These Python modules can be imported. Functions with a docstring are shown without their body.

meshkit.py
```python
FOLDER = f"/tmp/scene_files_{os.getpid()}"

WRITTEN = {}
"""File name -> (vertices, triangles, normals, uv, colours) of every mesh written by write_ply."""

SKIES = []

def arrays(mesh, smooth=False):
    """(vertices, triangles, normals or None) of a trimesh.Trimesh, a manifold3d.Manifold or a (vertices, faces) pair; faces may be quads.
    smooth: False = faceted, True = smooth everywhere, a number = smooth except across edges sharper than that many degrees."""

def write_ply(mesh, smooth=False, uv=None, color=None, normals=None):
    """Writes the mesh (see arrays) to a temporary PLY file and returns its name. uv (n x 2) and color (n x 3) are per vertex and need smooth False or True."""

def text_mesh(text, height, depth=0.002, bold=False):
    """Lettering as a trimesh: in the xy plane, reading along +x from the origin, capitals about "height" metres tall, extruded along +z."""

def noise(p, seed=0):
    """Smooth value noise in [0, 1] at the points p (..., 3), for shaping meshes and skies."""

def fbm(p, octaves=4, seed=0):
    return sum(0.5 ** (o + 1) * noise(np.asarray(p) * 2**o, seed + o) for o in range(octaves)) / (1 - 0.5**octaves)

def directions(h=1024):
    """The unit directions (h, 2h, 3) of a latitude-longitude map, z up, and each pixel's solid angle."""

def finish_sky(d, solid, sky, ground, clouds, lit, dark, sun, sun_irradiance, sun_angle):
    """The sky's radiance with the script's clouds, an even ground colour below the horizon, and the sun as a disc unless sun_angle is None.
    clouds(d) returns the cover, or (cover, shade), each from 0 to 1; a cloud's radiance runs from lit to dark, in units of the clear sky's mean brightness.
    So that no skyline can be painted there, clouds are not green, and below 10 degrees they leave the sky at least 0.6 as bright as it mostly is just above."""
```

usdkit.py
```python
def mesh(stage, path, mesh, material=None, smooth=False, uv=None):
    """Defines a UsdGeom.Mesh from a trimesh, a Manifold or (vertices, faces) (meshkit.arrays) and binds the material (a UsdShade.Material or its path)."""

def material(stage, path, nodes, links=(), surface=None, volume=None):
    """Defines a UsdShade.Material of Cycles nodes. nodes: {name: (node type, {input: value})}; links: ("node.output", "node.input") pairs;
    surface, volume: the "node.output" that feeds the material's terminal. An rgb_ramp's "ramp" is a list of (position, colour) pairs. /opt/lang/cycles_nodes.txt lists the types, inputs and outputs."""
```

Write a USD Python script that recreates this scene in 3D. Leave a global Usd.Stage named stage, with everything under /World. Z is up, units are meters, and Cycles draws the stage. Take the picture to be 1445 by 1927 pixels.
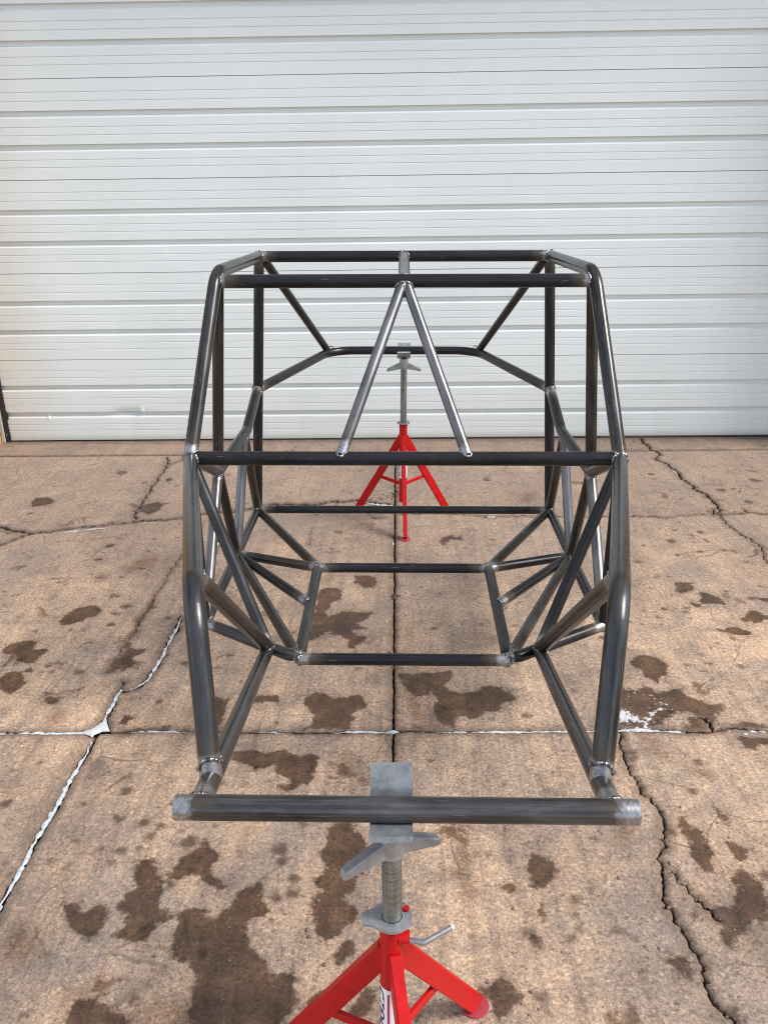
import math, numpy as np, trimesh, shapely, usdkit, meshkit
from shapely.geometry import Polygon, LineString, Point, box as sbox
from shapely.ops import unary_union
from scipy.spatial import Delaunay, cKDTree
from pxr import Usd, UsdGeom, UsdLux, UsdShade, Gf, Sdf, Vt

stage = Usd.Stage.CreateInMemory()
UsdGeom.SetStageUpAxis(stage, 'Z'); UsdGeom.SetStageMetersPerUnit(stage, 1.0)
UsdGeom.Xform.Define(stage, '/World'); UsdGeom.Scope.Define(stage, '/World/Looks')
T = Sdf.ValueTypeNames

# ------------------------------------------------------------------ camera, sky, sun, exposure
PITCH, YAW, ROLL, EYE = 0.36918, 0.02451, -0.01303, 1.67227
EXPOSURE = 1.72
SUN_AZ, SUN_EL = math.radians(104), math.radians(46)        # clockwise from +y (towards the door)
SUN_I, SUN_ANGLE, SKY = 0.40, 22.0, 0.070
cam = UsdGeom.Camera.Define(stage, '/World/camera')
fw = np.array([-math.sin(YAW) * math.cos(PITCH), math.cos(YAW) * math.cos(PITCH), -math.sin(PITCH)])
rt = np.array([math.cos(YAW), math.sin(YAW), 0]); up = np.cross(rt, fw)
c_, s_ = math.cos(ROLL), math.sin(ROLL)
r2, u2 = c_ * rt + s_ * up, -s_ * rt + c_ * up
M4 = np.eye(4); M4[0, :3], M4[1, :3], M4[2, :3], M4[3, :3] = r2, u2, -fw, (0, 0, EYE)
cam.AddTransformOp().Set(Gf.Matrix4d(*M4.ravel().tolist()))
cam.CreateHorizontalApertureAttr(36.0); cam.CreateVerticalApertureAttr(48.0)
cam.CreateFocalLengthAttr(36.0 * 1508.31 / 1445.0)
cam.CreateClippingRangeAttr(Gf.Vec2f(0.05, 5000)); cam.CreateExposureAttr(EXPOSURE)
sd = np.array([math.sin(SUN_AZ) * math.cos(SUN_EL), math.cos(SUN_AZ) * math.cos(SUN_EL), math.sin(SUN_EL)])
sky_m = usdkit.material(stage, '/World/Looks/sky_look', {
    'sky': ('sky_texture', {'sky_type': 'single_scattering', 'sun_disc': False, 'sun_elevation': SUN_EL, 'sun_rotation': SUN_AZ, 'altitude': 1600.0, 'aerosol_density': 1.6}),
    'tc': ('texture_coordinate', {}), 'n': ('noise_texture', {'scale': 2.2, 'detail': 6.0, 'roughness': 0.55}),
    'r': ('rgb_ramp', {'ramp': [(0.34, (0.04,) * 3), (0.66, (0.50,) * 3)]}),
    'bw': ('rgb_to_bw', {}), 'mx': ('mix_color', {'b': (8.0, 7.8, 7.5)}),
    'bg': ('background_shader', {'strength': SKY})},
    [('tc.generated', 'n.vector'), ('n.fac', 'r.fac'), ('r.color', 'bw.color'), ('bw.val', 'mx.fac'), ('sky.color', 'mx.a'), ('mx.result', 'bg.color')], surface='bg.background')
dome = UsdLux.DomeLight.Define(stage, '/World/sky')
dome.GetPrim().SetCustomDataByKey('kind', 'structure')
UsdShade.MaterialBindingAPI.Apply(dome.GetPrim()).Bind(sky_m)
sun = UsdLux.DistantLight.Define(stage, '/World/sun')
sun.CreateIntensityAttr(SUN_I); sun.CreateAngleAttr(SUN_ANGLE); sun.CreateNormalizeAttr(True); sun.CreateColorAttr(Gf.Vec3f(1.0, 0.94, 0.86))
zx = sd; xx = np.cross([0, 0, 1.0], zx); xx /= np.linalg.norm(xx); yx = np.cross(zx, xx)
S4 = np.eye(4); S4[0, :3], S4[1, :3], S4[2, :3] = xx, yx, zx
sun.AddTransformOp().Set(Gf.Matrix4d(*S4.ravel().tolist()))

# ------------------------------------------------------------------ helpers
rng = np.random.default_rng(7)
taken = {}
def numbered(parent, name):
    k = (str(parent), name); taken[k] = taken.get(k, -1) + 1
    return name if taken[k] == 0 else f'{name}_{taken[k]:03d}'
def tag(p, label=None, cat=None, group=None, kind=None):
    for k, v in (('label', label), ('category', cat), ('group', group), ('kind', kind)):
        if v: p.SetCustomDataByKey(k, v)
    return p
def thing(name, label=None, cat=None, at=(0, 0, 0), kind=None, group=None):
    x = UsdGeom.Xform.Define(stage, '/World/' + numbered('/World', name)); x.AddTranslateOp().Set(Gf.Vec3d(*map(float, at)))
    x.GetPrim().SetCustomDataByKey('x', 0); x.GetPrim().ClearCustomDataByKey('x')
    ORG[str(x.GetPath())] = np.array(at, float)
    return tag(x.GetPrim(), label, cat, group, kind)
ORG = {'/World': np.zeros(3)}
def obj(name, mesh, mat, parent=None, smooth=False, label=None, kind=None, prims=None, normals=None):
    """One Mesh prim. Vertices are given in world coordinates and stored relative to the thing they belong to."""
    base = str(parent.GetPath()) if parent is not None else '/World'
    root = '/'.join(base.split('/')[:3]) if parent is not None else '/World'
    o = ORG.get(root, np.zeros(3))
    path = base + '/' + numbered(base, name)
    if normals is None:
        v, f, n = meshkit.arrays(mesh, smooth)
    else:
        v, f = mesh; n = normals
    m = UsdGeom.Mesh.Define(stage, path)
    m.CreatePointsAttr(Vt.Vec3fArray.FromNumpy((np.asarray(v) - o).astype(np.float32)))
    m.CreateFaceVertexCountsAttr(Vt.IntArray.FromNumpy(np.full(len(f), 3, np.int32)))
    m.CreateFaceVertexIndicesAttr(Vt.IntArray.FromNumpy(np.asarray(f).astype(np.int32).ravel()))
    m.CreateSubdivisionSchemeAttr('none')
    if n is not None:
        m.CreateNormalsAttr(Vt.Vec3fArray.FromNumpy(np.asarray(n).astype(np.float32))); m.SetNormalsInterpolation('vertex')
    for k, a in (prims or {}).items():
        a = np.asarray(a)
        if a.ndim == 2:
            UsdGeom.PrimvarsAPI(m).CreatePrimvar(k, T.TexCoord2fArray if k == 'st' else T.Float3Array, 'vertex').Set((Vt.Vec2fArray if k == 'st' else Vt.Vec3fArray).FromNumpy(a.astype(np.float32)))
        else:
            UsdGeom.PrimvarsAPI(m).CreatePrimvar(k, T.FloatArray, 'vertex').Set(Vt.FloatArray.FromNumpy(a.astype(np.float32)))
    UsdShade.MaterialBindingAPI.Apply(m.GetPrim()).Bind(mat)
    tag(m.GetPrim(), label, None, None, kind)
    return m.GetPrim()
def bbox(lo, hi, bevel=0.0):
    lo, hi = np.array(lo, float), np.array(hi, float)
    if bevel <= 0:
        m = trimesh.creation.box(hi - lo); m.apply_translation((lo + hi) / 2); return m
    b = bevel; pts = []
    for ax in range(3):
        l, h = lo + b, hi - b; l[ax] -= b; h[ax] += b
        pts += [(x, y, z) for x in (l[0], h[0]) for y in (l[1], h[1]) for z in (l[2], h[2])]
    return trimesh.convex.convex_hull(np.array(pts))
def lathe(profile, at=(0, 0, 0), n=40):
    m = trimesh.creation.revolve(np.array(profile, float), sections=n); m.apply_translation(at); return m
def frame(d):
    d = np.asarray(d, float) / np.linalg.norm(d)
    a = np.cross(d, [0, 0, 1.0]) if abs(d[2]) < 0.95 else np.cross(d, [1.0, 0, 0])
    a /= np.linalg.norm(a); return d, a, np.cross(d, a)
def beam(p, q, w, h, bevel=0.002, upv=(0, 0, 1)):
    """Rectangular bar from p to q: w across, h along the direction nearest to upv."""
    p, q = np.asarray(p, float), np.asarray(q, float); L = np.linalg.norm(q - p); d = (q - p) / L
    u = np.asarray(upv, float) - d * np.dot(upv, d); u /= np.linalg.norm(u); s = np.cross(d, u)
    m = bbox((-w / 2, -h / 2, 0), (w / 2, h / 2, L), bevel)
    R = np.eye(4); R[:3, 0], R[:3, 1], R[:3, 2], R[:3, 3] = s, u, d, p
    m.apply_transform(R); return m
def rounded(pts, rads, step=0.02):
    """Polyline whose inner corners are arcs of the given radii."""
    pts = [np.asarray(p, float) for p in pts]; out = [pts[0]]
    for i in range(1, len(pts) - 1):
        a, b, c = pts[i - 1], pts[i], pts[i + 1]; u, v = a - b, c - b
        lu, lv = np.linalg.norm(u), np.linalg.norm(v); u, v = u / lu, v / lv
        th = math.acos(np.clip(np.dot(u, v), -1, 1)); t = min(rads[i - 1] / math.tan(th / 2), 0.48 * lu, 0.48 * lv); R = t * math.tan(th / 2)
        ce = b + (u + v) / np.linalg.norm(u + v) * (R / math.sin(th / 2)); p0, p1 = b + u * t, b + v * t
        e0, ph = (p0 - ce) / R, math.pi - th
        e1 = (p1 - ce) / R - np.dot((p1 - ce) / R, e0) * e0; e1 /= np.linalg.norm(e1)
        for k in range(13):
            out.append(ce + R * (math.cos(ph * k / 12) * e0 + math.sin(ph * k / 12) * e1))
    out.append(pts[-1]); return np.array(out)
def resample(P, step):
    P = np.asarray(P, float); seg = np.linalg.norm(np.diff(P, axis=0), axis=1); s = np.r_[0, np.cumsum(seg)]
    n = max(2, int(s[-1] / step) + 1); t = np.unique(np.r_[s, np.linspace(0, s[-1], n)])
    return np.stack([np.interp(t, s, P[:, k]) for k in range(P.shape[1])], 1)
def tube_mesh(path, r, sides=36, cap=True, step=0.02, twist=0.0):
    """(vertices, faces, normals, st, end distance) of a round tube along a path."""
    P = resample(path, step); t = np.gradient(P, axis=0); t /= np.linalg.norm(t, axis=1, keepdims=True)
    _, a, b = frame(t[0]); A = [a]
    for i in range(1, len(P)):
        a = A[-1] - t[i] * np.dot(A[-1], t[i]); A.append(a / np.linalg.norm(a))
    A = np.array(A); B = np.cross(t, A)
    ang = np.linspace(0, 2 * math.pi, sides + 1) + twist
    N = np.cos(ang)[None, :, None] * A[:, None] + np.sin(ang)[None, :, None] * B[:, None]
    s = np.r_[0, np.cumsum(np.linalg.norm(np.diff(P, axis=0), axis=1))]
    V = P[:, None] + r * N
    st = np.stack(np.broadcast_arrays(s[:, None], (np.linspace(0, 1, sides + 1) * 2 * math.pi * r)[None]), -1)
    k = sides + 1; i, j = np.meshgrid(np.arange(len(P) - 1), np.arange(sides), indexing='ij')
    q = np.stack([i * k + j, (i + 1) * k + j, (i + 1) * k + j + 1, i * k + j + 1], -1).reshape(-1, 4)
    F = np.vstack([q[:, [0, 2, 1]], q[:, [0, 3, 2]]])
    V, N, st = V.reshape(-1, 3), N.reshape(-1, 3), st.reshape(-1, 2); e0 = st[:, 0].copy(); e1 = s[-1] - st[:, 0]
    if cap:
        for idx, d in ((0, -t[0]), (len(P) - 1, t[-1])):
            ring = V[idx * k: idx * k + sides]; o = len(V)
            V = np.vstack([V, ring, P[idx][None]]); N = np.vstack([N, np.tile(d, (sides + 1, 1))]); st = np.vstack([st, np.tile([s[idx], 0], (sides + 1, 1))])
            e0 = np.r_[e0, np.full(sides + 1, s[idx])]; e1 = np.r_[e1, np.full(sides + 1, s[-1] - s[idx])]
            f = np.array([[o + a_, o + (a_ + 1) % sides, o + sides] for a_ in range(sides)])
            F = np.vstack([F, f if idx else f[:, ::-1]])
    # make the winding agree with the normals
    g = np.cross(V[F[:, 1]] - V[F[:, 0]], V[F[:, 2]] - V[F[:, 0]])
    fl = np.einsum('ij,ij->i', g, N[F].mean(1)) < 0; F[fl] = F[fl][:, ::-1]
    return V, F, N, st, e0, e1
def tube(name, path, r, mat, parent, ends=(0, 0), sides=36, twist=None, label=None):
    V, F, N, st, e0, e1 = tube_mesh(path, r, sides, twist=rng.uniform(0, 6.28) if twist is None else twist)
    big = np.full(len(V), 9.0); end = np.minimum(e0 - ends[0] if ends[0] is not None else big, e1 - ends[1] if ends[1] is not None else big)
    st = st + rng.uniform(0, 40, 2)
    return obj(name, (V, F), mat, parent, prims={'st': st, 'endd': end}, normals=N, label=label)
def wire(path, r, sides=10):
    V, F, N, *_ = tube_mesh(path, r, sides, step=0.01); return trimesh.Trimesh(V, F, process=False)
def weld(c, d, r, hosts, mat, parent, bead=0.0042, arc=None, name='weld_bead'):
    """Ripple weld where a tube of radius r, axis c + t*d (d points away from the joint), leaves the host tube(s) (p, q, R)."""
    d, a, b = frame(d); pts = []; n = int(2 * math.pi * r / 0.0017)
    for k in range(n + 1):
        ph = 2 * math.pi * k / n; o = c + r * (math.cos(ph) * a + math.sin(ph) * b); best = None
        for p, q, R in hosts:
            u = (q - p) / np.linalg.norm(q - p); w = o - p; w = w - u * np.dot(w, u); e = d - u * np.dot(d, u)
            A, B, Cc = np.dot(e, e), 2 * np.dot(w, e), np.dot(w, w) - R * R; D = B * B - 4 * A * Cc
            if A < 1e-6: continue
            t = (-B + math.sqrt(D)) / (2 * A) if D > 0 else -B / (2 * A)
            at = np.dot(o + d * t - p, u)
            if not -0.5 * R < at < np.linalg.norm(q - p) + 0.5 * R: continue
            best = t if best is None else max(best, t)
        pts.append(o + d * (0 if best is None else min(max(best, -0.01), 0.09)))
    P = np.array(pts[:-1]); P = P + rng.normal(0, 0.0003, P.shape); n = len(P); nn = 8
    t = np.roll(P, -1, 0) - np.roll(P, 1, 0); t /= np.linalg.norm(t, axis=1, keepdims=True) + 1e-12
    o = P - (c + d * ((P - c) @ d)[:, None]); o /= np.linalg.norm(o, axis=1, keepdims=True) + 1e-12; v = np.cross(t, o)
    rr = bead * 0.80 * (1 + 0.16 * ((np.arange(n) * 0.31) % 1.0 - 0.5) + 0.12 * rng.normal(size=n)); an = np.linspace(0, 2 * math.pi, nn, endpoint=False)
    V = (P[:, None] + rr[:, None, None] * (np.cos(an)[None, :, None] * o[:, None] + np.sin(an)[None, :, None] * v[:, None])).reshape(-1, 3)
    i, j = np.meshgrid(np.arange(n), np.arange(nn), indexing='ij'); q = np.stack([i * nn + j, i * nn + (j + 1) % nn, ((i + 1) % n) * nn + (j + 1) % nn, ((i + 1) % n) * nn + j], -1).reshape(-1, 4)
    m = trimesh.Trimesh(V, np.vstack([q[:, [0, 1, 2]], q[:, [0, 2, 3]]]), process=False)
    if m.volume < 0: m.invert()
    return obj(name, m, mat, parent, smooth=True)

# ------------------------------------------------------------------ materials
def MAT(name, nodes, links, surface='p.BSDF'):
    return usdkit.material(stage, '/World/Looks/' + name, nodes, links, surface=surface)
def steel(name, dark, light, metal, rough, seed, spec=0.5):
    """Bare drawn steel tube: streaks along the tube, cloudy mill scale, ground bright metal and heat tint near welded ends."""
    return MAT(name, {
        'uv': ('uvmap', {'attribute': 'st'}), 'm1': ('mapping', {'scale': (1.3, 150.0, 1.0), 'location': (seed, seed * 2.0, 0)}), 'streak': ('noise_texture', {'scale': 1.0, 'detail': 3.0, 'roughness': 0.6}),
        'm2': ('mapping', {'scale': (5.0, 22.0, 1.0), 'location': (seed * 3.0, 0, 0)}), 'cloud': ('noise_texture', {'scale': 1.0, 'detail': 4.0, 'roughness': 0.6, 'distortion': 0.4}),
        'm3': ('mapping', {'scale': (14.0, 420.0, 1.0)}), 'scr': ('noise_texture', {'scale': 1.0, 'detail': 1.0}), 'scrr': ('rgb_ramp', {'ramp': [(0.74, (0,) * 3), (0.80, (1,) * 3)]}),
        'sum': ('math', {'math_type': 'multiply_add', 'value2': 0.5}), 'half': ('math', {'math_type': 'multiply', 'value2': 0.5}),
        'ramp': ('rgb_ramp', {'ramp': [(0.36, dark), (0.52, tuple(0.5 * (a + b) for a, b in zip(dark, light))), (0.66, light)]}),
        'e': ('attribute', {'attribute': 'endd'}), 'wn': ('noise_texture', {'scale': 42.0, 'detail': 5.0, 'roughness': 0.65}), 'tc': ('texture_coordinate', {}),
        'wn2': ('math', {'math_type': 'multiply_add', 'value2': 0.05, 'value3': -0.025}), 'ew': ('math', {'math_type': 'add'}),
        'g': ('map_range', {'from_min': 0.026, 'from_max': 0.010, 'to_min': 0.0, 'to_max': 1.0, 'clamp': True}),
        'h': ('map_range', {'from_min': 0.075, 'from_max': 0.02, 'to_min': 0.0, 'to_max': 0.75, 'clamp': True}),
        'm4': ('mapping', {'scale': (260.0, 110.0, 1.0), 'rotation': (0, 0, 0.7)}), 'brush': ('noise_texture', {'scale': 1.0, 'detail': 2.0}),
        'bright': ('rgb_ramp', {'ramp': [(0.3, (0.22, 0.22, 0.22)), (0.7, (0.42, 0.42, 0.43))]}),
        'c1': ('mix_color', {'b': (0.085, 0.068, 0.05)}), 'c2': ('mix_color', {}), 'c3': ('mix_color', {'b': (0.40, 0.41, 0.43)}),
        'sf': ('math', {'math_type': 'multiply', 'value2': 0.55}),
        'me': ('mix_float', {'a': metal, 'b': 0.95}), 'ro': ('mix_float', {'b': 0.36}),
        'rr': ('map_range', {'from_min': 0.3, 'from_max': 0.7, 'to_min': rough - 0.07, 'to_max': rough + 0.09, 'clamp': True}),
        'bp': ('bump', {'strength': 0.10, 'distance': 0.001}), 'p': ('principled_bsdf', {'specular_ior_level': spec})},
        [('uv.UV', 'm1.vector'), ('uv.UV', 'm2.vector'), ('uv.UV', 'm3.vector'), ('uv.UV', 'm4.vector'), ('m1.vector', 'streak.vector'), ('m2.vector', 'cloud.vector'), ('m3.vector', 'scr.vector'), ('m4.vector', 'brush.vector'),
         ('scr.fac', 'scrr.fac'), ('streak.fac', 'sum.value1'), ('cloud.fac', 'half.value1'), ('half.value', 'sum.value3'), ('sum.value', 'ramp.fac'),
         ('tc.object', 'wn.vector'), ('wn.fac', 'wn2.value1'), ('wn2.value', 'ew.value1'), ('e.fac', 'ew.value2'), ('ew.value', 'g.value'), ('ew.value', 'h.value'),
         ('ramp.color', 'c1.a'), ('h.result', 'c1.fac'), ('brush.fac', 'bright.fac'), ('c1.result', 'c2.a'), ('bright.color', 'c2.b'), ('g.result', 'c2.fac'),
         ('c2.result', 'c3.a'), ('scrr.color', 'sf.value1'), ('sf.value', 'c3.fac'),
         ('g.result', 'me.fac'), ('cloud.fac', 'rr.value'), ('rr.result', 'ro.a'), ('g.result', 'ro.fac'), ('streak.fac', 'bp.height'),
         ('c3.result', 'p.base_color'), ('me.result', 'p.metallic'), ('ro.result', 'p.roughness'), ('bp.normal', 'p.normal')])
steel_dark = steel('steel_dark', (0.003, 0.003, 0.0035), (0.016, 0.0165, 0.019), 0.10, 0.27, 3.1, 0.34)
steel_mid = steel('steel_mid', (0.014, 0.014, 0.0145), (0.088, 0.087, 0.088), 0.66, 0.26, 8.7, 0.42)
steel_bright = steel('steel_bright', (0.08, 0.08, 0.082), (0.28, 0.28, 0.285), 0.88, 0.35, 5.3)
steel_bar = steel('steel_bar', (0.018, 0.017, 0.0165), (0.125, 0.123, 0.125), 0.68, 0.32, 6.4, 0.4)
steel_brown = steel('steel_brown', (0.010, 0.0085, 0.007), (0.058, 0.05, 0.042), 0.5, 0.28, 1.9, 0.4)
weld_m = MAT('weld_metal', {'tc': ('texture_coordinate', {}), 'n': ('noise_texture', {'scale': 160.0, 'detail': 3.0}), 'r': ('rgb_ramp', {'ramp': [(0.36, (0.06, 0.055, 0.05)), (0.52, (0.24, 0.24, 0.245)), (0.70, (0.55, 0.55, 0.56))]}),
    'p': ('principled_bsdf', {'metallic': 0.9, 'roughness': 0.30})}, [('tc.object', 'n.vector'), ('n.fac', 'r.fac'), ('r.color', 'p.base_color')])
zinc = MAT('zinc_plate', {'tc': ('texture_coordinate', {}), 'n': ('noise_texture', {'scale': 38.0, 'detail': 5.0, 'roughness': 0.65}), 'r': ('rgb_ramp', {'ramp': [(0.28, (0.17, 0.185, 0.195)), (0.48, (0.255, 0.272, 0.287)), (0.72, (0.33, 0.35, 0.37))]}),
    'v': ('noise_texture', {'scale': 420.0, 'detail': 2.0}), 'vr': ('rgb_ramp', {'ramp': [(0.30, (0.45,) * 3), (0.42, (1,) * 3)]}), 'mx': ('mix_color', {'blend_type': 'multiply', 'fac': 0.8}),
    'ro': ('map_range', {'from_min': 0.3, 'from_max': 0.7, 'to_min': 0.34, 'to_max': 0.55, 'clamp': True}), 'p': ('principled_bsdf', {'metallic': 0.55})},
    [('tc.object', 'n.vector'), ('tc.object', 'v.vector'), ('n.fac', 'r.fac'), ('v.fac', 'vr.fac'), ('r.color', 'mx.a'), ('vr.color', 'mx.b'), ('mx.result', 'p.base_color'), ('n.fac', 'ro.value'), ('ro.result', 'p.roughness')])
cast = MAT('cast_aluminium', {'tc': ('texture_coordinate', {}), 'n': ('noise_texture', {'scale': 60.0, 'detail': 5.0}), 'r': ('rgb_ramp', {'ramp': [(0.3, (0.21, 0.22, 0.225)), (0.7, (0.31, 0.32, 0.325))]}),
    'bp': ('bump', {'strength': 0.15, 'distance': 0.001}), 'p': ('principled_bsdf', {'metallic': 0.5, 'roughness': 0.42})}, [('tc.object', 'n.vector'), ('n.fac', 'r.fac'), ('n.fac', 'bp.height'), ('r.color', 'p.base_color'), ('bp.normal', 'p.normal')])
post_m = MAT('galvanised_post', {'tc': ('texture_coordinate', {}), 'm': ('mapping', {'scale': (150.0, 150.0, 9.0)}), 'n': ('noise_texture', {'scale': 1.0, 'detail': 4.0, 'roughness': 0.6}), 'mr': ('mapping', {'scale': (4.0, 4.0, 130.0)}), 'n2': ('noise_texture', {'scale': 1.0, 'detail': 3.0}),
    'ad': ('math', {'math_type': 'multiply_add', 'value2': 0.6}), 'hf': ('math', {'math_type': 'multiply', 'value2': 0.4}), 'r': ('rgb_ramp', {'ramp': [(0.34, (0.075, 0.073, 0.066)), (0.5, (0.17, 0.17, 0.155)), (0.66, (0.27, 0.27, 0.25))]}),
    'p': ('principled_bsdf', {'metallic': 0.55, 'roughness': 0.40})}, [('tc.object', 'm.vector'), ('tc.object', 'mr.vector'), ('m.vector', 'n.vector'), ('mr.vector', 'n2.vector'), ('n.fac', 'ad.value1'), ('n2.fac', 'hf.value1'), ('hf.value', 'ad.value3'), ('ad.value', 'r.fac'), ('r.color', 'p.base_color')])
red = MAT('red_paint', {'tc': ('texture_coordinate', {}), 'n': ('noise_texture', {'scale': 30.0, 'detail': 5.0, 'roughness': 0.6}), 'r': ('rgb_ramp', {'ramp': [(0.3, (0.36, 0.003, 0.004)), (0.7, (0.46, 0.005, 0.006))]}),
    'n3': ('noise_texture', {'scale': 170.0, 'detail': 3.0}), 'r3': ('rgb_ramp', {'ramp': [(0.69, (0,) * 3), (0.73, (1,) * 3)]}), 'mx': ('mix_color', {'b': (0.12, 0.02, 0.02)}),
    'ro': ('map_range', {'from_min': 0.3, 'from_max': 0.7, 'to_min': 0.28, 'to_max': 0.46, 'clamp': True}), 'n2': ('noise_texture', {'scale': 260.0, 'detail': 2.0}), 'bp': ('bump', {'strength': 0.06, 'distance': 0.001}), 'p': ('principled_bsdf', {'specular_ior_level': 0.25})},
    [('tc.object', 'n.vector'), ('tc.object', 'n2.vector'), ('tc.object', 'n3.vector'), ('n.fac', 'r.fac'), ('n3.fac', 'r3.fac'), ('r3.color', 'mx.fac'), ('r.color', 'mx.a'), ('mx.result', 'p.base_color'), ('n.fac', 'ro.value'), ('ro.result', 'p.roughness'), ('n2.fac', 'bp.height'), ('bp.normal', 'p.normal')])
foot_m = MAT('foot_plastic', {'p': ('principled_bsdf', {'base_color': (0.28, 0.03, 0.04), 'roughness': 0.45})}, [])
def plain(name, col, rough=0.5, metal=0.0, vary=0.15, scale=12.0):
    lo, hi = tuple(c * (1 - vary) for c in col), tuple(min(1, c * (1 + vary)) for c in col)
    return MAT(name, {'tc': ('texture_coordinate', {}), 'n': ('noise_texture', {'scale': scale, 'detail': 5.0, 'roughness': 0.6}), 'r': ('rgb_ramp', {'ramp': [(0.3, lo), (0.7, hi)]}), 'p': ('principled_bsdf', {'roughness': rough, 'metallic': metal})},
               [('tc.object', 'n.vector'), ('n.fac', 'r.fac'), ('r.color', 'p.base_color')])
rubber = plain('black_rubber', (0.012, 0.012, 0.013), 0.6)
rod_m = plain('plain_rod', (0.30, 0.30, 0.30), 0.35, 0.8, 0.25, 60)
sticker = plain('white_sticker', (0.78, 0.78, 0.77), 0.4, 0, 0.03)
ink = plain('black_ink', (0.012, 0.012, 0.02), 0.4); magenta = plain('magenta_ink', (0.42, 0.01, 0.13), 0.4)
bore = plain('dark_bore', (0.01, 0.01, 0.01), 0.9)
jamb_m = plain('jamb_paint', (0.34, 0.33, 0.28), 0.6); yellow = plain('ochre_stucco', (0.46, 0.27, 0.075), 0.85, 0, 0.2, 30)
dirt = plain('joint_soil', (0.035, 0.024, 0.017), 0.95, 0, 0.5, 60)
clump_m = plain('dry_soil', (0.075, 0.05, 0.032), 0.95, 0, 0.5, 120)
terrain_m = plain('bare_ground', (0.22, 0.165, 0.125), 0.95, 0, 0.3, 0.8)
snow_m = MAT('old_snow', {'tc': ('texture_coordinate', {}), 'n': ('noise_texture', {'scale': 240.0, 'detail': 4.0, 'roughness': 0.7}), 'r': ('rgb_ramp', {'ramp': [(0.32, (0.26, 0.265, 0.28)), (0.56, (0.56, 0.58, 0.61))]}), 'bp': ('bump', {'strength': 0.5, 'distance': 0.002}),
    'p': ('principled_bsdf', {'roughness': 0.55, 'subsurface_weight': 0.15, 'subsurface_scale': 0.01})}, [('tc.object', 'n.vector'), ('n.fac', 'r.fac'), ('n.fac', 'bp.height'), ('r.color', 'p.base_color'), ('bp.normal', 'p.normal')])
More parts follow.
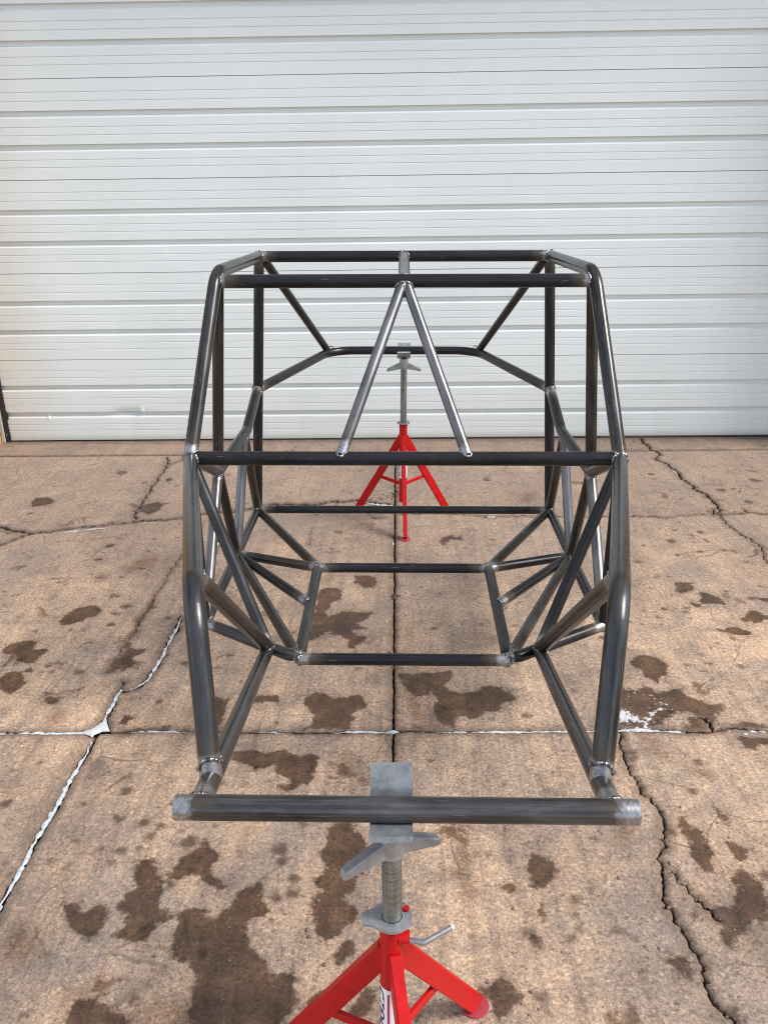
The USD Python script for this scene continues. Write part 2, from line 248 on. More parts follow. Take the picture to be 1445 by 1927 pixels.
door_m = MAT('white_door_paint', {'g': ('geometry', {}), 'sx': ('separate_xyz', {}), 'n': ('noise_texture', {'scale': 1.3, 'detail': 4.0}), 'r': ('rgb_ramp', {'ramp': [(0.3, (0.655, 0.685, 0.662)), (0.7, (0.70, 0.728, 0.705))]}),
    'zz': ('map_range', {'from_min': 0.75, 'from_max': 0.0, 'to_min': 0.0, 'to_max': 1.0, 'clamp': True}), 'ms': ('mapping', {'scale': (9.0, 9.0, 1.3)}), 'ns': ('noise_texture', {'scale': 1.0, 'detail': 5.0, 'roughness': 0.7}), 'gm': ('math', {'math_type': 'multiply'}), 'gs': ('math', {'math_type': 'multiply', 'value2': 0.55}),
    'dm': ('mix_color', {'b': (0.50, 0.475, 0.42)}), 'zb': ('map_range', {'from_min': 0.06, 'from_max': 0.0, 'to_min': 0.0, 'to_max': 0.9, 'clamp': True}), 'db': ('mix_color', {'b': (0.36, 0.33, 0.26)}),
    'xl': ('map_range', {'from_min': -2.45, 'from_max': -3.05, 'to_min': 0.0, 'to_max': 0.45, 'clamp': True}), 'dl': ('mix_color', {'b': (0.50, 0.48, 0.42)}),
    'sp': ('noise_texture', {'scale': 55.0, 'detail': 2.0}), 'spr': ('rgb_ramp', {'ramp': [(0.735, (0,) * 3), (0.80, (0.4,) * 3)]}), 'ds': ('mix_color', {'b': (0.30, 0.29, 0.28)}),
    'ru': ('mapping', {'scale': (14.0, 14.0, 0.55)}), 'rn': ('noise_texture', {'scale': 1.0, 'detail': 3.0}), 'rr': ('rgb_ramp', {'ramp': [(0.55, (0,) * 3), (0.8, (0.10,) * 3)]}), 'dr': ('mix_color', {'b': (0.50, 0.49, 0.46)}),
    'bn': ('noise_texture', {'scale': 900.0, 'detail': 1.0}), 'bp': ('bump', {'strength': 0.04, 'distance': 0.0005}), 'p': ('principled_bsdf', {'roughness': 0.42})},
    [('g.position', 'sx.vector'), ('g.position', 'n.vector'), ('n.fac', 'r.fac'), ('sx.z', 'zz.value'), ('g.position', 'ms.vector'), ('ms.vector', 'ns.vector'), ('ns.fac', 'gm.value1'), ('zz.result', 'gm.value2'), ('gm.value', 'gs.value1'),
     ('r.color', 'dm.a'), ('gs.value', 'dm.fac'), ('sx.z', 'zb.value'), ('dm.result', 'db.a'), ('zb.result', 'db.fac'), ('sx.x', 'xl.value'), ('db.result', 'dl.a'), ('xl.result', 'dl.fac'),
     ('g.position', 'sp.vector'), ('sp.fac', 'spr.fac'), ('dl.result', 'ds.a'), ('spr.color', 'ds.fac'), ('g.position', 'ru.vector'), ('ru.vector', 'rn.vector'), ('rn.fac', 'rr.fac'), ('ds.result', 'dr.a'), ('rr.color', 'dr.fac'),
     ('g.position', 'bn.vector'), ('bn.fac', 'bp.height'), ('bp.normal', 'p.normal'), ('dr.result', 'p.base_color')])
def concrete(name):
    N, Lk = {}, []
    def nz(n, scale, detail=4.0, rough=0.6, src='g.position', dist=0.0):
        N[n] = ('noise_texture', {'scale': scale, 'detail': detail, 'roughness': rough, 'distortion': dist}); Lk.append((src, n + '.vector'))
    def ramp(n, src, stops): N[n] = ('rgb_ramp', {'ramp': stops}); Lk.append((src, n + '.fac'))
    def mix(n, a, b, fac, blend='mix'):
        N[n] = ('mix_color', {'blend_type': blend}); 
        for k, v in (('a', a), ('b', b), ('fac', fac)):
            if isinstance(v, str): Lk.append((v, f'{n}.{k}'))
            else: N[n][1][k] = v
    def math_(n, t, a, b=None, c=None):
        N[n] = ('math', {'math_type': t})
        for k, v in (('value1', a), ('value2', b), ('value3', c)):
            if isinstance(v, str): Lk.append((v, f'{n}.{k}'))
            elif v is not None: N[n][1][k] = v
    def rng_(n, src, a, b, c, d): N[n] = ('map_range', {'from_min': a, 'from_max': b, 'to_min': c, 'to_max': d, 'clamp': True}); Lk.append((src, n + '.value'))
    N['g'] = ('geometry', {})
    for k in ('wet', 'damp', 'spot', 'frost', 'edge', 'tone'):
        N['a' + k] = ('attribute', {'attribute': k})
    nz('big', 1.1, 5.0, 0.6, dist=0.3); ramp('cbig', 'big.fac', [(0.30, (0.275, 0.205, 0.158)), (0.44, (0.375, 0.276, 0.206)), (0.58, (0.47, 0.34, 0.243)), (0.72, (0.57, 0.395, 0.274))])
    nz('mid', 7.5, 6.0, 0.68); ramp('cmid', 'mid.fac', [(0.32, (0.60, 0.62, 0.66)), (0.5, (1,) * 3), (0.70, (1.18, 1.14, 1.06))])
    mix('m1', 'cbig.color', 'cmid.color', 1.0, 'multiply')
    # trowel and broom streaks that run away from the door
    N['ms'] = ('mapping', {'scale': (26.0, 1.4, 1.0), 'rotation': (0, 0, 0.12)}); Lk.append(('g.position', 'ms.vector')); nz('st', 1.0, 4.0, 0.6, 'ms.vector', 0.6); ramp('cst', 'st.fac', [(0.34, (0.66, 0.66, 0.68)), (0.52, (1,) * 3), (0.7, (1.08, 1.07, 1.04))])
    mix('m2', 'm1.result', 'cst.color', 0.7, 'multiply')
    N['mb'] = ('mapping', {'scale': (4.2, 0.55, 1.0), 'rotation': (0, 0, 0.10), 'location': (3.0, 1.0, 0.0)}); Lk.append(('g.position', 'mb.vector')); nz('sb', 1.0, 5.0, 0.62, 'mb.vector', 0.7); ramp('csb', 'sb.fac', [(0.36, (0.72, 0.74, 0.78)), (0.52, (1,) * 3)]); mix('m2b', 'm2.result', 'csb.color', 0.8, 'multiply')
    # grey laitance that is left between the warm worn areas
    nz('lai', 2.3, 6.0, 0.7, dist=0.5); ramp('clai', 'lai.fac', [(0.50, (0,) * 3), (0.66, (0.75,) * 3)]); mix('m3', 'm2b.result', (0.235, 0.20, 0.175), 'clai.color')
    # greyer towards the building, where less wears the surface
    N['sx'] = ('separate_xyz', {}); Lk.append(('g.position', 'sx.vector')); rng_('far', 'sx.y', 2.4, 4.4, 0.0, 0.62); mix('m3b', 'm3.result', (0.215, 0.165, 0.135), 'far.result')
    # exposed sand and aggregate
    nz('gr', 98.0, 5.0, 0.82); ramp('cgr', 'gr.fac', [(0.34, (0.22, 0.20, 0.19)), (0.44, (0.82,) * 3), (0.55, (1.06, 1.05, 1.03)), (0.68, (1.7, 1.66, 1.56))]); mix('m4', 'm3b.result', 'cgr.color', 0.88, 'multiply')
    N['vo'] = ('voronoi_texture', {'scale': 105.0}); Lk.append(('g.position', 'vo.vector')); N['vs'] = ('separate_color', {}); Lk.append(('vo.color', 'vs.color'))
    ramp('cvo', 'vs.r', [(0.0, (0.55, 0.5, 0.48)), (0.10, (0.9,) * 3), (0.86, (1.0,) * 3), (0.95, (1.45, 1.4, 1.3))]); mix('m5', 'm4.result', 'cvo.color', 0.55, 'multiply')
    nz('fine', 310.0, 2.0, 0.7); ramp('cfi', 'fine.fac', [(0.34, (0.58, 0.56, 0.54)), (0.5, (1,) * 3), (0.66, (1.42, 1.40, 1.36))]); mix('m5f', 'm5.result', 'cfi.color', 0.65, 'multiply')
    # small spalls and dirty pits
    nz('pit', 16.0, 5.0, 0.72, dist=0.8); ramp('cpit', 'pit.fac', [(0.61, (0,) * 3), (0.70, (0.8,) * 3)]); mix('m6', 'm5f.result', (0.15, 0.095, 0.065), 'cpit.color')
    nz('pit2', 47.0, 4.0, 0.7, dist=0.6); ramp('cpit2', 'pit2.fac', [(0.615, (0,) * 3), (0.69, (0.8,) * 3)]); mix('m6b', 'm6.result', (0.13, 0.09, 0.07), 'cpit2.color')
    # hairline crazing, only in places
    N['hd'] = ('vector_math', {'vector_math_type' if False else 'math_type': 'multiply_add'}); N['hd'][1].update({'vector2': (0.09, 0.09, 0.0)}); nz('hw', 6.0, 4.0, 0.6); Lk += [('hw.color', 'hd.vector1'), ('g.position', 'hd.vector3')]
    N['hv'] = ('voronoi_texture', {'scale': 3.6, 'feature': 'distance_to_edge'}); Lk.append(('hd.vector', 'hv.vector')); rng_('hl', 'hv.distance', 0.014, 0.004, 0.0, 1.0)
    nz('hm', 1.7, 4.0, 0.65); ramp('chm', 'hm.fac', [(0.50, (0,) * 3), (0.60, (0.55,) * 3)]); math_('hh', 'multiply', 'hl.result', 'chm.color'); mix('m6c', 'm6b.result', (0.09, 0.065, 0.05), 'hh.value')
    # individual dirt spots
    nz('w1', 55.0, 5.0, 0.7); nz('w2', 14.0, 4.0, 0.6)
    math_('wa', 'multiply_add', 'w1.fac', 0.036, -0.018); math_('wb', 'multiply_add', 'w2.fac', 0.066, -0.033); math_('ws', 'add', 'wa.value', 'wb.value')
    math_('sps', 'add', 'aspot.fac', 'ws.value'); rng_('fsp', 'sps.value', -0.011, 0.008, 0.0, 0.88); mix('m7', 'm6c.result', (0.085, 0.052, 0.035), 'fsp.result')
    # damp and wet patches: darker and smoother
    math_('das', 'add', 'adamp.fac', 'wb.value'); rng_('fda', 'das.value', -0.03, 0.03, 0.0, 0.75); mix('m8', 'm7.result', (0.62, 0.50, 0.42), 'fda.result', 'multiply')
    math_('wes', 'add', 'awet.fac', 'ws.value'); rng_('fwa', 'wes.value', -0.004, 0.0065, 0.0, 0.78); math_('wsoft', 'multiply_add', 'wb.value', 1.6, 'awet.fac'); rng_('fwb', 'wsoft.value', -0.045, 0.05, 0.0, 0.36); math_('fws', 'add', 'fwa.result', 'fwb.result'); math_('fwm', 'minimum', 'fws.value', 1.0); rng_('fwe', 'fwm.value', 0.0, 1.0, 0.0, 1.0)
    nz('wv', 13.0, 5.0, 0.68); ramp('cwv', 'wv.fac', [(0.34, (0.17, 0.135, 0.108)), (0.5, (0.25, 0.195, 0.155)), (0.68, (0.36, 0.28, 0.22))]); mix('m9', 'm8.result', 'cwv.color', 'fwe.result', 'multiply')
    # scattered small damp blotches where the surface is open
    nz('dm1', 6.5, 4.0, 0.65, dist=0.6); nz('dm2', 0.9, 2.0, 0.5); ramp('cdm2', 'dm2.fac', [(0.42, (0,) * 3), (0.58, (0.10,) * 3)]); math_('dms', 'add', 'dm1.fac', 'cdm2.color'); rng_('fdm', 'dms.value', 0.70, 0.745, 0.0, 0.75); mix('m9b', 'm9.result', (0.40, 0.31, 0.25), 'fdm.result', 'multiply')
    # litter and splashed dirt along the door sill
    math_('sily', 'multiply_add', 'w2.fac', 0.14, 'sx.y'); rng_('fsil', 'sily.value', 5.80, 5.93, 0.0, 0.75); mix('m9c', 'm9b.result', (0.075, 0.055, 0.042), 'fsil.result')
    # soil washed along the edges of cracks
    math_('eds', 'multiply_add', 'w2.fac', -0.05, 'aedge.fac'); rng_('fed', 'eds.value', 0.006, -0.022, 0.0, 0.6); mix('m10', 'm9c.result', (0.10, 0.068, 0.05), 'fed.result')
    # frost crust
    nz('fn', 48.0, 5.0, 0.75); math_('fs', 'multiply_add', 'fn.fac', 0.20, 'afrost.fac'); rng_('ffr', 'fs.value', 0.108, 0.122, 0.0, 0.92); mix('m11', 'm10.result', (0.56, 0.575, 0.60), 'ffr.result')
    mix('m12', 'm11.result', 'atone.color', 1.0, 'multiply')
    N['ro'] = ('mix_float', {'a': 0.86, 'b': 0.50}); Lk.append(('fwe.result', 'ro.fac'))
    math_('h0', 'multiply', 'mid.fac', 0.35); math_('h1', 'multiply_add', 'gr.fac', 1.0, 'h0.value'); math_('h2', 'multiply_add', 'cpit.color', -0.5, 'h1.value'); math_('h3', 'multiply_add', 'cpit2.color', -0.35, 'h2.value'); math_('h4a', 'multiply_add', 'vs.r', 0.10, 'h3.value'); math_('h4', 'multiply_add', 'hh.value', -0.5, 'h4a.value')
    N['bp'] = ('bump', {'strength': 0.6, 'distance': 0.005}); Lk.append(('h4.value', 'bp.height'))
    N['p'] = ('principled_bsdf', {'specular_ior_level': 0.35}); Lk += [('m12.result', 'p.base_color'), ('ro.result', 'p.roughness'), ('bp.normal', 'p.normal')]
    return MAT(name, N, Lk)
concrete_m = concrete('worn_concrete')

# ------------------------------------------------------------------ traced marks of the pavement, metres on the ground plane
CRACKS = {'J1':([(-1.374,2.25),(-1.21,2.251),(-1.038,2.254),(-0.903,2.261),(-0.776,2.264),(-0.503,2.259),(-0.286,2.257),(-0.034,2.261),(0.253,2.262),(0.522,2.265),(0.755,2.272),(0.853,2.272),(0.929,2.261),(1.037,2.264),(1.097,2.285),(1.224,2.268)],0.011),'J4':([(-1.036,1.532),(-1.036,1.624),(-1.041,1.742),(-1.038,1.857),(-1.04,2.002),(-1.04,2.136),(-1.038,2.254)],0.015),'C5':([(-1.039,2.265),(-1.044,2.321),(-1.045,2.364),(-1.041,2.409),(-1.049,2.478),(-1.044,2.513),(-1.02,2.513),(-0.997,2.523),(-0.977,2.556),(-0.965,2.589),(-0.96,2.638),(-0.959,2.687),(-0.958,2.754),(-0.96,2.807),(-0.957,2.87),(-0.958,2.952),(-0.964,3.038),(-0.965,3.11),(-0.961,3.184),(-0.947,3.374),(-0.981,3.854),(-0.977,3.934)],0.013),'C5b':([(-1.052,2.51),(-1.059,2.566)],0.007),'C10':([(-1.141,2.627),(-1.142,2.709),(-1.136,2.838),(-1.135,3.021),(-1.13,3.194),(-1.139,3.303),(-1.136,3.428),(-1.137,3.572),(-1.132,3.728),(-1.132,3.829)],0.0016),'J6a':([(-2.259,4.127),(-2.137,4.055),(-2.037,4.031),(-1.904,4.068),(-1.803,4.114),(-1.636,4.152),(-1.5,4.199),(-1.354,4.222),(-1.263,4.246),(-1.148,4.32),(-0.982,4.344),(-0.868,4.403),(-0.773,4.465),(-0.61,4.454),(-0.497,4.461),(-0.458,4.497),(-0.319,4.513),(-0.278,4.531),(-0.213,4.494),(-0.133,4.466),(-0.053,4.447)],0.026),'J6b':([(-2.139,3.871),(-2.089,3.95),(-2.037,4.031)],0.022),'J6c':([(-0.046,4.282),(0.061,4.289),(0.223,4.296),(0.379,4.269),(0.475,4.235),(0.588,4.25),(0.908,4.238),(0.988,4.237),(1.307,4.237),(1.429,4.236),(1.465,4.216),(1.605,4.255),(1.756,4.262),(1.92,4.276),(1.991,4.284),(2.068,4.266)],0.012),'C7':([(1.783,5.826),(1.773,5.675),(1.782,5.609),(1.777,5.53),(1.804,5.498),(1.799,5.422),(1.751,5.333),(1.755,5.26),(1.785,5.189),(1.797,5.039),(1.788,4.909),(1.799,4.798),(1.806,4.678),(1.836,4.621),(1.831,4.509),(1.837,4.423),(1.818,4.341),(1.788,4.271)],0.013),'C7b':([(1.756,4.261),(1.789,4.351),(1.821,4.361)],0.007),'C7c':([(1.788,4.271),(1.781,4.193),(1.784,4.071),(1.79,3.964),(1.826,3.904),(1.834,3.829),(1.785,3.596)],0.0028),'C8':([(-1.674,5.432),(-1.626,5.258),(-1.617,5.159),(-1.607,4.954),(-1.592,4.746),(-1.571,4.491),(-1.566,4.372),(-1.527,4.198)],0.012),'C8b':([(-1.542,5.387),(-1.574,5.318),(-1.601,5.277),(-1.626,5.258)],0.007),'C9':([(0.726,2.264),(0.709,2.177),(0.716,2.131),(0.704,2.064),(0.717,2.037),(0.715,1.985),(0.727,1.949),(0.746,1.914),(0.757,1.887),(0.746,1.834),(0.727,1.771),(0.711,1.74),(0.694,1.693),(0.687,1.653),(0.679,1.615),(0.665,1.583),(0.67,1.542),(0.673,1.503),(0.688,1.474),(0.685,1.441),(0.696,1.405),(0.687,1.366),(0.68,1.337),(0.687,1.304),(0.697,1.281),(0.699,1.258),(0.717,1.239),(0.724,1.203)],0.0048),'C9b':([(0.695,1.653),(0.715,1.648),(0.724,1.621),(0.734,1.589),(0.746,1.563),(0.762,1.538),(0.782,1.503)],0.003),'C11':([(1.019,2.341),(1.036,2.316),(1.041,2.27)],0.008),'C12':([(1.918,4.275),(1.97,4.299),(1.958,4.339)],0.005),'J2':([(-2.894,5.471),(-1.739,5.474),(-0.063,5.493),(1.299,5.504),(2.595,5.517)],0.006)}
